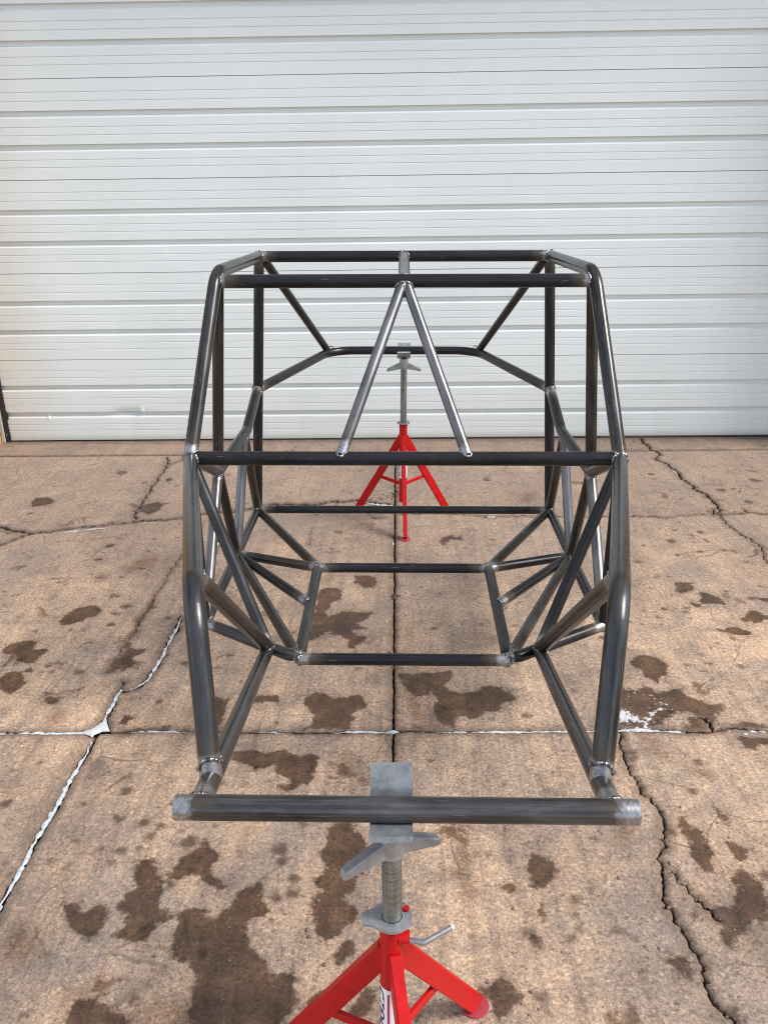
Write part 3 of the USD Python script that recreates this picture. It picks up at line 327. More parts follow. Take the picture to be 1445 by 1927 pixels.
WET = [[(-0.372,3.337),(-0.342,3.355),(-0.301,3.337),(-0.274,3.285),(-0.278,3.227),(-0.315,3.21),(-0.321,3.154),(-0.332,3.107),(-0.322,3.069),(-0.284,3.099),(-0.262,3.115),(-0.21,3.11),(-0.159,3.114),(-0.129,3.114),(-0.124,3.091),(-0.149,3.061),(-0.177,3.031),(-0.198,3.009),(-0.168,2.998),(-0.142,2.972),(-0.152,2.951),(-0.202,2.951),(-0.21,2.916),(-0.185,2.899),(-0.157,2.899),(-0.151,2.867),(-0.168,2.84),(-0.192,2.834),(-0.194,2.807),(-0.214,2.803),(-0.234,2.821),(-0.231,2.854),(-0.218,2.867),(-0.248,2.895),(-0.276,2.902),(-0.297,2.916),(-0.293,2.944),(-0.328,2.937),(-0.346,2.895),(-0.364,2.874),(-0.396,2.874),(-0.396,2.944),(-0.394,3.092),(-0.392,3.186),(-0.391,3.252)],[(-0.23,3.472),(-0.173,3.481),(-0.128,3.462),(-0.122,3.407),(-0.136,3.345),(-0.16,3.336),(-0.192,3.363),(-0.202,3.399),(-0.229,3.381)],[(-0.026,2.61),(0.003,2.621),(0.048,2.616),(0.074,2.633),(0.138,2.627),(0.177,2.639),(0.192,2.61),(0.179,2.564),(0.159,2.53),(0.17,2.503),(0.206,2.492),(0.249,2.487),(0.275,2.509),(0.284,2.542),(0.321,2.536),(0.356,2.514),(0.392,2.503),(0.404,2.455),(0.394,2.429),(0.358,2.424),(0.334,2.373),(0.293,2.373),(0.26,2.343),(0.248,2.333),(0.22,2.348),(0.184,2.338),(0.185,2.314),(0.169,2.285),(0.14,2.29),(0.118,2.309),(0.114,2.353),(0.11,2.393),(0.109,2.455),(0.101,2.492),(0.07,2.46),(0.039,2.481),(0.009,2.497),(-0.013,2.541),(-0.004,2.569),(-0.023,2.575)],[(-0.359,2.454),(-0.337,2.486),(-0.327,2.502),(-0.288,2.491),(-0.268,2.47),(-0.262,2.433),(-0.23,2.454),(-0.194,2.465),(-0.164,2.481),(-0.138,2.459),(-0.127,2.402),(-0.147,2.377),(-0.179,2.362),(-0.166,2.337),(-0.178,2.294),(-0.174,2.27),(-0.309,2.27),(-0.36,2.265),(-0.322,2.288),(-0.311,2.322),(-0.314,2.347),(-0.331,2.371),(-0.344,2.402),(-0.362,2.427)],[(-0.759,2.457),(-0.702,2.461),(-0.664,2.465),(-0.651,2.449),(-0.634,2.461),(-0.621,2.457),(-0.624,2.364),(-0.635,2.262),(-0.703,2.262),(-0.732,2.364)],[(-0.534,2.47),(-0.502,2.478),(-0.474,2.487),(-0.446,2.478),(-0.449,2.449),(-0.451,2.429),(-0.486,2.437),(-0.512,2.424),(-0.537,2.428)],[(-0.57,2.14),(-0.542,2.153),(-0.501,2.167),(-0.47,2.164),(-0.45,2.15),(-0.429,2.154),(-0.418,2.167),(-0.391,2.164),(-0.372,2.147),(-0.353,2.141),(-0.324,2.147),(-0.293,2.144),(-0.27,2.128),(-0.269,2.095),(-0.272,2.056),(-0.287,2.044),(-0.283,2.019),(-0.294,1.995),(-0.315,1.998),(-0.324,2.007),(-0.316,1.989),(-0.332,1.971),(-0.355,1.959),(-0.381,1.968),(-0.392,1.988),(-0.386,2.003),(-0.36,1.997),(-0.348,2.001),(-0.36,2.025),(-0.382,2.037),(-0.4,2.043),(-0.41,2.056),(-0.417,2.088),(-0.43,2.075),(-0.459,2.071),(-0.487,2.087),(-0.516,2.087),(-0.534,2.077),(-0.541,2.107),(-0.564,2.113)],[(-0.424,2.009),(-0.411,2.034),(-0.396,2.031),(-0.394,2.016),(-0.406,2.003)],[(1.264,3.398),(1.301,3.401),(1.334,3.377),(1.341,3.331),(1.321,3.306),(1.288,3.293),(1.257,3.268),(1.249,3.312),(1.254,3.364)],[(1.34,3.293),(1.378,3.286),(1.404,3.249),(1.423,3.224),(1.418,3.182),(1.383,3.176),(1.359,3.17),(1.324,3.182),(1.31,3.206),(1.342,3.249)],[(1.269,3.2),(1.289,3.176),(1.322,3.176),(1.293,3.141),(1.281,3.152)],[(1.438,3.049),(1.464,3.06),(1.498,3.117),(1.525,3.117),(1.547,3.105),(1.554,3.082),(1.576,3.071),(1.562,3.037),(1.533,3.032),(1.511,3.005),(1.487,3.01),(1.47,3.021),(1.445,3.01),(1.435,3.027)],[(1.335,2.951),(1.371,2.983),(1.395,2.978),(1.409,2.946),(1.441,2.935),(1.435,2.909),(1.407,2.915),(1.365,2.899),(1.34,2.889),(1.335,2.93),(1.304,2.93),(1.304,2.951)],[(1.571,3.23),(1.607,3.236),(1.644,3.229),(1.628,3.193),(1.594,3.205)],[(0.873,2.705),(0.901,2.728),(0.92,2.761),(0.952,2.752),(0.983,2.738),(1.0,2.714),(1.022,2.682),(1.005,2.642),(0.99,2.616),(0.963,2.59),(0.941,2.531),(0.927,2.564),(0.911,2.607),(0.907,2.642),(0.875,2.682)],[(0.732,2.51),(0.803,2.519),(0.84,2.519),(0.861,2.511),(0.893,2.527),(0.912,2.511),(0.916,2.494),(0.955,2.503),(0.981,2.511),(1.011,2.519),(1.022,2.483),(1.028,2.459),(1.054,2.443),(1.075,2.428),(1.118,2.424),(1.134,2.412),(1.122,2.386),(1.105,2.375),(1.097,2.349),(1.086,2.36),(1.069,2.349),(1.077,2.334),(1.064,2.323),(1.034,2.323),(1.026,2.338),(1.008,2.36),(0.984,2.367),(0.954,2.382),(0.933,2.359),(0.931,2.337),(0.907,2.33),(0.894,2.301),(0.854,2.284),(0.676,2.269)],[(0.973,2.36),(0.99,2.345),(1.009,2.338),(1.028,2.331),(1.039,2.302),(1.04,2.267),(0.991,2.26),(0.938,2.267),(0.95,2.302),(0.981,2.32)],[(1.101,2.257),(1.13,2.24),(1.149,2.233),(1.222,2.24),(1.205,2.2),(1.165,2.193),(1.148,2.161),(1.116,2.173),(1.102,2.2)],[(1.102,2.299),(1.152,2.316),(1.194,2.313),(1.244,2.292),(1.238,2.278),(1.125,2.281)],[(-2.265,4.53),(-2.248,4.592),(-2.186,4.601),(-2.133,4.566),(-2.111,4.497),(-2.156,4.453),(-2.214,4.438)],[(-1.569,4.431),(-1.539,4.49),(-1.471,4.514),(-1.438,4.474),(-1.425,4.37),(-1.476,4.314),(-1.527,4.328)],[(-1.554,4.953),(-1.52,4.978),(-1.498,4.916),(-1.525,4.888)],[(-1.48,3.031),(-1.478,3.094),(-1.457,3.152),(-1.395,3.177),(-1.357,3.173),(-1.335,3.127),(-1.343,3.078),(-1.37,3.046),(-1.374,3.015),(-1.423,3.003),(-1.457,2.992)],[(-1.618,2.79),(-1.608,2.838),(-1.569,2.867),(-1.521,2.874),(-1.497,2.845),(-1.494,2.803),(-1.433,2.796),(-1.426,2.769),(-1.449,2.749),(-1.444,2.696),(-1.473,2.681),(-1.521,2.703),(-1.548,2.756),(-1.587,2.763)],[(-1.54,2.572),(-1.522,2.621),(-1.496,2.639),(-1.445,2.602),(-1.42,2.554),(-1.429,2.507),(-1.443,2.479),(-1.509,2.507)],[(-1.31,2.451),(-1.287,2.468),(-1.248,2.451),(-1.25,2.423),(-1.279,2.416),(-1.299,2.434)],[(-1.562,3.817),(-1.559,3.864),(-1.528,3.868),(-1.519,3.829)],[(-1.561,3.673),(-1.548,3.699),(-1.51,3.694),(-1.517,3.651)],[(-1.465,2.633),(-1.456,2.658),(-1.423,2.646),(-1.426,2.621)],[(-1.145,2.87),(-1.126,2.87),(-1.098,2.815),(-1.072,2.803),(-1.034,2.811),(-1.025,2.799),(-1.041,2.765),(-1.066,2.742),(-1.066,2.731),(-1.053,2.709),(-1.05,2.68),(-1.067,2.659),(-1.068,2.627),(-1.088,2.634),(-1.089,2.655),(-1.118,2.638),(-1.13,2.613),(-1.145,2.634),(-1.13,2.652),(-1.139,2.702),(-1.13,2.746),(-1.122,2.776),(-1.13,2.83)],[(-1.139,3.248),(-1.118,3.248),(-1.11,3.233),(-1.124,3.204),(-1.11,3.156),(-1.118,3.092),(-1.12,3.056),(-1.127,3.03),(-1.119,2.969),(-1.117,2.907),(-1.135,2.919),(-1.142,2.961),(-1.144,3.021),(-1.146,3.083),(-1.139,3.147)],[(-0.986,2.304),(-0.981,2.327),(-0.973,2.356),(-0.948,2.344),(-0.945,2.333),(-0.957,2.315),(-0.963,2.293),(-0.977,2.293)],[(-1.57,3.676),(-1.551,3.694),(-1.526,3.681),(-1.517,3.706),(-1.51,3.694),(-1.523,3.657),(-1.544,3.645)],[(-0.951,2.265),(-0.907,2.279),(-0.836,2.271),(-0.827,2.288),(-0.801,2.293),(-0.792,2.271),(-0.733,2.268),(-0.731,2.26),(-0.949,2.259)],[(-0.732,1.656),(-0.731,1.681),(-0.701,1.697),(-0.679,1.687),(-0.664,1.669),(-0.66,1.638),(-0.638,1.609),(-0.626,1.557),(-0.625,1.529),(-0.585,1.508),(-0.584,1.497),(-0.617,1.486),(-0.623,1.46),(-0.628,1.435),(-0.655,1.422),(-0.684,1.434),(-0.71,1.434),(-0.71,1.459),(-0.698,1.475),(-0.712,1.507),(-0.732,1.539),(-0.722,1.579),(-0.7,1.596),(-0.7,1.614),(-0.723,1.635)],[(-0.873,1.549),(-0.842,1.538),(-0.813,1.522),(-0.784,1.544),(-0.76,1.539),(-0.753,1.506),(-0.751,1.475),(-0.768,1.449),(-0.786,1.426),(-0.801,1.443),(-0.825,1.448),(-0.854,1.489),(-0.858,1.516)],[(-0.578,1.753),(-0.563,1.773),(-0.54,1.76),(-0.525,1.727),(-0.501,1.695),(-0.52,1.67),(-0.518,1.639),(-0.486,1.622),(-0.46,1.61),(-0.46,1.587),(-0.475,1.572),(-0.503,1.592),(-0.516,1.61),(-0.542,1.621),(-0.57,1.639),(-0.58,1.621),(-0.617,1.621),(-0.634,1.638),(-0.634,1.663),(-0.611,1.688),(-0.583,1.714)],[(-0.575,1.513),(-0.552,1.53),(-0.52,1.525),(-0.492,1.503),(-0.467,1.514),(-0.445,1.536),(-0.439,1.576),(-0.41,1.594),(-0.383,1.608),(-0.357,1.563),(-0.336,1.517),(-0.376,1.501),(-0.394,1.478),(-0.375,1.435),(-0.342,1.392),(-0.298,1.347),(-0.267,1.347),(-0.25,1.32),(-0.231,1.289),(-0.233,1.268),(-0.254,1.253),(-0.27,1.221),(-0.274,1.185),(-0.45,1.183),(-0.472,1.255),(-0.474,1.281),(-0.484,1.307),(-0.489,1.348),(-0.513,1.371),(-0.543,1.381),(-0.56,1.392),(-0.563,1.441)],[(-0.753,1.276),(-0.731,1.28),(-0.7,1.272),(-0.682,1.268),(-0.657,1.251),(-0.622,1.231),(-0.6,1.199),(-0.739,1.198),(-0.749,1.255)],[(-0.213,1.844),(-0.139,1.844),(-0.131,1.8),(-0.106,1.772),(-0.097,1.665),(-0.101,1.634),(-0.118,1.634),(-0.121,1.597),(-0.141,1.573),(-0.152,1.561),(-0.122,1.527),(-0.12,1.488),(-0.142,1.472),(-0.149,1.45),(-0.188,1.434),(-0.208,1.455),(-0.233,1.498),(-0.238,1.566),(-0.216,1.584),(-0.232,1.602),(-0.227,1.652),(-0.203,1.665),(-0.236,1.697),(-0.238,1.717),(-0.221,1.751)],[(-0.149,1.445),(-0.131,1.451),(-0.115,1.435),(-0.12,1.404),(-0.141,1.389),(-0.156,1.365),(-0.165,1.369),(-0.155,1.409)],[(0.174,1.316),(0.201,1.326),(0.225,1.354),(0.24,1.34),(0.249,1.312),(0.267,1.294),(0.261,1.277),(0.238,1.259),(0.215,1.237),(0.195,1.233),(0.183,1.28),(0.173,1.298)],[(-0.217,1.285),(-0.185,1.303),(-0.167,1.285),(-0.185,1.259),(-0.218,1.258)],[(-0.113,1.277),(-0.081,1.309),(-0.064,1.3),(-0.063,1.273),(-0.078,1.238),(-0.11,1.234),(-0.128,1.259)],[(0.274,1.825),(0.306,1.825),(0.303,1.803),(0.281,1.792)],[(0.258,1.6),(0.279,1.612),(0.286,1.594),(0.27,1.582)],[(0.794,1.867),(0.81,1.86),(0.821,1.821),(0.846,1.815),(0.847,1.778),(0.843,1.717),(0.818,1.66),(0.794,1.665),(0.787,1.694),(0.775,1.711),(0.797,1.765),(0.785,1.783),(0.78,1.808)],[(0.912,1.908),(0.929,1.901),(0.939,1.842),(0.92,1.829),(0.907,1.868)],[(0.897,1.766),(0.919,1.754),(0.95,1.742),(0.943,1.712),(0.918,1.695),(0.922,1.661),(0.932,1.622),(0.929,1.57),(0.905,1.49),(0.875,1.504),(0.855,1.494),(0.838,1.461),(0.799,1.442),(0.781,1.415),(0.767,1.419),(0.761,1.456),(0.779,1.484),(0.765,1.523),(0.782,1.548),(0.816,1.538),(0.84,1.569),(0.862,1.606),(0.866,1.649),(0.892,1.695)],[(0.6,1.391),(0.638,1.414),(0.666,1.405),(0.68,1.379),(0.671,1.341),(0.649,1.332),(0.635,1.357),(0.61,1.374)],[(0.53,1.361),(0.549,1.373),(0.567,1.357),(0.562,1.34),(0.542,1.333),(0.531,1.348)],[(0.348,1.708),(0.369,1.726),(0.395,1.697),(0.42,1.662),(0.405,1.629),(0.364,1.586),(0.333,1.607),(0.332,1.656)],[(0.324,1.519),(0.354,1.549),(0.362,1.524),(0.353,1.495),(0.333,1.499)],[(0.311,1.461),(0.335,1.438),(0.328,1.42),(0.307,1.433),(0.297,1.447)],[(0.713,1.266),(0.735,1.277),(0.744,1.262),(0.721,1.239),(0.697,1.243)],[(0.196,3.885),(0.213,3.947),(0.264,3.974),(0.29,3.937),(0.315,4.001),(0.325,3.983),(0.319,3.901),(0.267,3.911),(0.231,3.884),(0.212,3.798),(0.204,3.832)]]
DAMP = [[(-0.205,2.115),(-0.189,2.135),(-0.159,2.128),(-0.136,2.108),(-0.139,2.07),(-0.154,2.045),(-0.152,2.008),(-0.168,2.005),(-0.181,2.038),(-0.202,2.069)],[(0.79,2.252),(0.823,2.249),(0.837,2.225),(0.848,2.179),(0.859,2.153),(0.839,2.109),(0.821,2.103),(0.801,2.115),(0.789,2.146),(0.796,2.198)],[(0.885,2.091),(0.915,2.097),(0.937,2.079),(0.954,2.049),(0.941,2.025),(0.922,2.037),(0.901,2.043)],[(-1.232,2.303),(-1.237,2.375),(-1.205,2.391),(-1.177,2.375),(-1.176,2.333),(-1.191,2.293)],[(-1.508,3.451),(-1.472,3.484),(-1.429,3.473),(-1.429,3.418),(-1.455,3.397)],[(-1.375,3.574),(-1.353,3.632),(-1.307,3.68),(-1.271,3.729),(-1.25,3.692),(-1.244,3.585),(-1.262,3.562),(-1.327,3.517)],[(-0.973,1.437),(-0.965,1.478),(-0.941,1.483),(-0.912,1.458),(-0.881,1.468),(-0.877,1.458),(-0.897,1.442),(-0.888,1.403),(-0.893,1.364),(-0.933,1.369),(-0.955,1.397)],[(-0.715,1.325),(-0.7,1.343),(-0.679,1.33),(-0.684,1.307),(-0.713,1.298),(-0.727,1.28),(-0.754,1.267),(-0.773,1.306),(-0.742,1.311)],[(-0.589,1.265),(-0.555,1.282),(-0.514,1.283),(-0.481,1.279),(-0.47,1.233),(-0.493,1.2),(-0.585,1.199),(-0.597,1.24)],[(0.115,1.809),(0.132,1.831),(0.201,1.828),(0.187,1.788),(0.185,1.726),(0.183,1.674),(0.166,1.648),(0.174,1.63),(0.194,1.63),(0.202,1.558),(0.169,1.558),(0.146,1.564),(0.14,1.617),(0.126,1.636),(0.148,1.667),(0.142,1.726),(0.128,1.76)],[(0.694,4.477),(0.725,4.592),(0.774,4.65),(0.809,4.614),(0.787,4.521),(0.731,4.465)],[(0.023,2.504),(0.078,2.405),(0.084,2.276),(0.056,2.27),(0.012,2.405)],[(0.626,1.835),(0.651,1.814),(0.615,1.734),(0.59,1.753)]]
SPOTS = [(-0.836,1.844,0.02),(-0.753,1.838,0.019),(-0.72,1.775,0.016),(-0.844,1.728,0.018),(-0.785,1.722,0.017),(-0.739,1.732,0.013),(-0.798,1.68,0.012),(-0.959,1.902,0.019),(-0.846,1.957,0.016),(-1.189,1.909,0.015),(-1.169,2.096,0.009),(-1.241,2.053,0.014),(-0.916,1.664,0.009),(-0.613,1.606,0.012),(-0.76,1.352,0.012),(-0.847,1.241,0.014),(-0.962,1.688,0.01),(-0.483,1.399,0.012),(-0.556,1.391,0.011),(-0.646,1.473,0.015),(-0.855,1.393,0.008),(-1.546,2.942,0.015),(-1.404,2.954,0.01),(-1.353,2.627,0.014),(-1.388,2.629,0.012),(-1.246,2.633,0.013),(-1.665,4.877,0.018),(-1.884,5.087,0.048),(-1.232,3.168,0.024),(-1.493,3.805,0.013),(-1.287,3.57,0.014),(-1.385,2.671,0.01),(-0.723,2.665,0.009),(1.617,4.989,0.028),(1.952,4.676,0.038),(2.232,4.852,0.043),(2.036,4.463,0.03),(2.238,5.383,0.012),(1.469,4.029,0.014),(1.596,4.001,0.026),(1.403,3.882,0.033),(1.158,3.623,0.025),(1.507,3.743,0.015),(1.633,3.766,0.01),(1.265,3.457,0.008),(1.195,3.444,0.007),(1.135,2.638,0.007),(1.028,2.535,0.015),(1.073,2.54,0.016),(1.127,2.523,0.009),(1.097,2.683,0.012),(1.169,2.757,0.012),(1.238,3.141,0.017),(0.937,2.097,0.009),(0.74,2.127,0.01),(0.846,2.042,0.005),(0.436,1.568,0.013),(0.407,1.581,0.009),(0.483,1.592,0.007),(0.517,1.472,0.012),(0.43,1.476,0.016),(0.723,1.518,0.014),(0.674,1.557,0.008),(0.756,1.808,0.013),(0.736,2.148,0.013),(0.457,1.244,0.007),(0.463,1.43,0.008),(0.404,1.446,0.007),(0.932,2.108,0.009),(-0.347,1.729,0.02),(-0.335,1.683,0.017),(-0.287,1.578,0.019),(-0.332,1.56,0.017),(-0.334,1.494,0.009),(-0.284,1.828,0.013),(-0.246,1.321,0.008),(0.301,1.465,0.018),(0.132,2.964,0.013),(0.467,2.985,0.01),(-0.463,2.937,0.018),(-0.141,2.847,0.008),(0.621,4.523,0.012),(0.321,3.797,0.007),(0.475,3.9,0.019),(0.566,5.0,0.011),(0.539,4.893,0.03),(-1.244,2.631,0.015),(-1.228,3.176,0.018),(-1.245,3.092,0.013),(-1.27,3.101,0.011),(-1.247,2.995,0.015),(-1.403,2.957,0.007),(-1.12,3.593,0.004),(-0.557,2.006,0.007),(-0.491,1.994,0.008),(-0.535,2.074,0.007),(-0.469,2.071,0.008),(-0.153,1.954,0.008),(-0.117,1.996,0.007)]
SNOW_POLY = [[(-1.206,2.252),(-1.149,2.256),(-1.096,2.259),(-1.07,2.273),(-1.049,2.312),(-1.048,2.338),(-1.046,2.356),(-1.023,2.307),(-0.997,2.26),(-1.027,2.259),(-1.045,2.243),(-1.049,2.224),(-1.067,2.237),(-1.094,2.247),(-1.145,2.247),(-1.202,2.242)]]
SNOW_LINE = [([(-1.036,1.476),(-1.036,1.532),(-1.036,1.624),(-1.041,1.742),(-1.038,1.857),(-1.04,2.002),(-1.04,2.136),(-1.043,2.202)],0.011),([(-1.373,2.247),(-1.209,2.248),(-1.072,2.248)],0.009),([(-1.044,2.327),(-1.045,2.364),(-1.041,2.409),(-1.049,2.478),(-1.043,2.51),(-1.019,2.511)],0.01),([(-1.019,2.512),(-0.997,2.523),(-0.976,2.552),(-0.964,2.586),(-0.959,2.634),(-0.958,2.684),(-0.956,2.75),(-0.959,2.803),(-0.956,2.866),(-0.957,2.948),(-0.962,3.034),(-0.964,3.105)],0.01),([(-0.932,2.26),(-0.867,2.26),(-0.799,2.261),(-0.72,2.258)],0.005),([(-0.503,2.26),(-0.403,2.259)],0.004),([(-0.235,2.258),(-0.106,2.26),(-0.012,2.259)],0.006),([(-0.052,2.261),(-0.016,2.261)],0.011),([(0.056,2.259),(0.28,2.26),(0.361,2.26),(0.522,2.264),(0.763,2.269)],0.007),([(0.275,2.259),(0.315,2.256),(0.36,2.259)],0.011),([(0.728,2.27),(0.791,2.272),(0.861,2.269)],0.013),([(0.86,2.267),(0.947,2.261)],0.005),([(1.093,2.273),(1.144,2.267),(1.221,2.262)],0.01),([(1.128,2.262),(1.146,2.25),(1.159,2.253)],0.012),([(-0.048,3.896),(-0.051,3.84)],0.007),([(-0.049,3.459),(-0.049,3.401)],0.006),([(-0.212,4.485),(-0.18,4.457),(-0.141,4.439),(-0.059,4.438)],0.012),([(-0.973,3.799),(-0.979,3.89)],0.014),([(-1.896,4.02),(-1.809,4.049),(-1.74,4.074),(-1.612,4.104)],0.008),([(-1.519,4.155),(-1.443,4.17),(-1.354,4.175)],0.007),([(0.475,4.247),(0.54,4.226)],0.012),([(1.757,5.238),(1.775,5.226)],0.012),([(1.78,5.066),(1.791,5.007)],0.014),([(0.715,2.127),(0.718,2.115)],0.008),([(0.699,2.095),(0.701,2.091)],0.006)]
FROST = [[(0.779,2.404),(0.793,2.393),(0.798,2.359),(0.818,2.337),(0.85,2.359),(0.879,2.397),(0.91,2.427),(0.937,2.427),(0.936,2.404),(0.903,2.389),(0.879,2.367),(0.878,2.341),(0.857,2.316),(0.852,2.291),(0.823,2.308),(0.791,2.301),(0.758,2.308),(0.706,2.308),(0.724,2.381)],[(0.814,2.49),(0.843,2.494),(0.84,2.482),(0.814,2.478)],[(0.867,2.482),(0.901,2.474),(0.9,2.455),(0.88,2.462)],[(0.741,2.276),(0.803,2.298),(0.856,2.291),(0.853,2.266),(0.739,2.266)]]
NODE = {'A':(0.5957,3.4416,1.4649),'B':(0.6199,2.7394,1.4585),'F':(0.6238,2.7342,1.4299),'C':(0.671,2.3952,0.9241),'D':(0.4041,1.3602,0.9732),'E':(0.3769,1.2225,0.672),'G':(0.4282,2.2148,0.3495),'P':(0.3238,2.1491,0.35),'Q':(0.3306,2.8144,0.3501),'R':(0.67,3.4409,0.351),'S':(0.6681,2.9367,0.3502),'W':(0.6667,2.3736,0.3498),'T':(0.3394,2.5242,0.3508),'Y':(0.6357,3.4405,0.9134),'V':(0.6369,3.1478,0.8079),'X':(0.6681,2.7357,0.7686),'J':(0.3768,4.2201,0.9465),'K':(0.3971,1.1001,0.6973),'L':(0.3572,1.1151,0.7191),'M':(0.1963,2.3956,0.9356)}

# ------------------------------------------------------------------ ground: soil sheet, broken slabs, snow in the joints
bed = trimesh.creation.box((700, 700, 0.02)); bed.apply_translation((0, 0, -0.075))
tag(obj('terrain', bed, terrain_m), kind='structure')
def rough_line(pts, amp, step=0.02):
    P = resample(np.array(pts), step); t = np.gradient(P, axis=0); t /= np.linalg.norm(t, axis=1, keepdims=True) + 1e-9
    n = np.stack([-t[:, 1], t[:, 0]], 1); s = np.r_[0, np.cumsum(np.linalg.norm(np.diff(P, axis=0), axis=1))]
    off = np.zeros(len(P))
    for f, a in ((9, 1.0), (23, 0.6), (51, 0.4)): off += a * np.sin(s * f * 2 * math.pi / 2 + rng.uniform(0, 6.3)) * rng.uniform(0.5, 1)
    off += rng.normal(0, 0.85, len(P)); off[0] = off[-1] = 0
    return P + n * (off * amp)[:, None]
def band(P, w, jit=0.35, taper=False):
    """Area along a line whose width wanders."""
    r = 0.5 * w * (1 + jit * rng.uniform(-1, 1, len(P)))
    if taper: r = r * np.clip(np.minimum(np.arange(len(P)), np.arange(len(P))[::-1]) / max(1, 0.25 * len(P)), 0.35, 1)
    return unary_union([sh.convex_hull for sh in [shapely.MultiPoint(np.vstack([np.array(Point(P[k]).buffer(r[k], 3).exterior.coords), np.array(Point(P[k + 1]).buffer(r[k + 1], 3).exterior.coords)])) for k in range(len(P) - 1)]])
cuts = []
straight = {'J1', 'J2', 'J4'}
ext = {'J1': ((-7, 2.22), (7, 2.33)), 'J2': ((-7, 5.44), (7, 5.50)), 'J4': ((-1.02, -6), None), 'J6a': ((-7, 3.95), None), 'J6b': ((-7, 3.62), None), 'J6c': (None, (7, 4.13)), 'C9': (None, (1.08, -6.0)), 'C7c': (None, (2.9, 3.2))}
for k, (pts, w) in CRACKS.items():
    pts = list(pts); e = ext.get(k, (None, None))
    if e[0]: pts = [e[0]] + pts
    if e[1]: pts = pts + [e[1]]
    saw = k in straight
    cuts.append(band(rough_line(pts, 0.0014 if saw else 0.0050, 0.014), w, 0.30 if saw else 0.55))
cx = [(-0.0219 - 0.0049 * y, y) for y in np.linspace(-6, 5.468, 60)]
cuts.append(band(rough_line(cx, 0.0012), 0.0072, 0.35))
for x in (-3.9, 3.9): cuts.append(band(np.array([(x, -6.0), (x - 0.05, 5.5)]), 0.012, 0))
for y in (-0.9, -3.4): cuts.append(band(np.array([(-7.0, y), (7, y + 0.05)]), 0.012, 0))
blob = [Polygon(p).buffer(0).buffer(-0.004).buffer(0.0025) for p in SNOW_POLY]
blob = [max(g.geoms, key=lambda q: q.area) if hasattr(g, 'geoms') else g for g in blob]
cuts += [b.buffer(0.0015) for b in blob]
cuts = unary_union(cuts).buffer(0.0004)
region = sbox(-6.8, -5.8, 6.8, 6.15)
pieces = [p for p in (region.difference(cuts)).geoms if p.area > 2e-5]
view = Polygon([(-1.05, 1.05), (0.95, 1.05), (3.1, 5.85), (-3.4, 5.85)])
def sdf(polys, cap=0.4):
    """Signed distance to a set of areas (positive inside), as a function of points."""
    u = unary_union([Polygon(p).buffer(0) for p in polys]); b = u.boundary; n = max(10, int(b.length / 0.003))
    tree = cKDTree(shapely.get_coordinates(shapely.line_interpolate_point(b, np.linspace(0, 1, n), normalized=True))) if b.geom_type == 'LineString' else cKDTree(np.vstack([shapely.get_coordinates(shapely.segmentize(g, 0.003)) for g in b.geoms]))
    def f(p):
        d = np.minimum(tree.query(p)[0], cap); return np.where(shapely.contains_xy(u, p[:, 0], p[:, 1]), d, -d)
    return f
wet_f, damp_f, frost_f = sdf(WET), sdf(DAMP), sdf(FROST)
more = [(rng.uniform(-2.6, 2.4), rng.uniform(1.2, 5.4), abs(rng.normal(0, 0.0055)) + 0.002) for _ in range(190)]
for cx_, cy_ in ((-0.75, 1.55), (-0.55, 1.75), (-0.9, 2.9), (1.3, 3.1), (1.1, 2.9), (0.75, 1.5), (0.35, 1.7), (1.9, 4.6), (-1.5, 3.4)):
    more += [(cx_ + rng.normal(0, 0.22), cy_ + rng.normal(0, 0.25), abs(rng.normal(0, 0.008)) + 0.003) for _ in range(9)]
allspots = list(SPOTS) + more
spot_xy, spot_r = np.array([s[:2] for s in allspots]), np.array([s[2] for s in allspots])
spot_tree = cKDTree(spot_xy)
ct = cKDTree(np.vstack([shapely.get_coordinates(shapely.segmentize(g, 0.006)) for g in (cuts.geoms if hasattr(cuts, 'geoms') else [cuts])]))
def spot_f(p):
    k = spot_tree.query(p, k=4); return np.max(spot_r[k[1]] * 0.8 - k[0], axis=1)
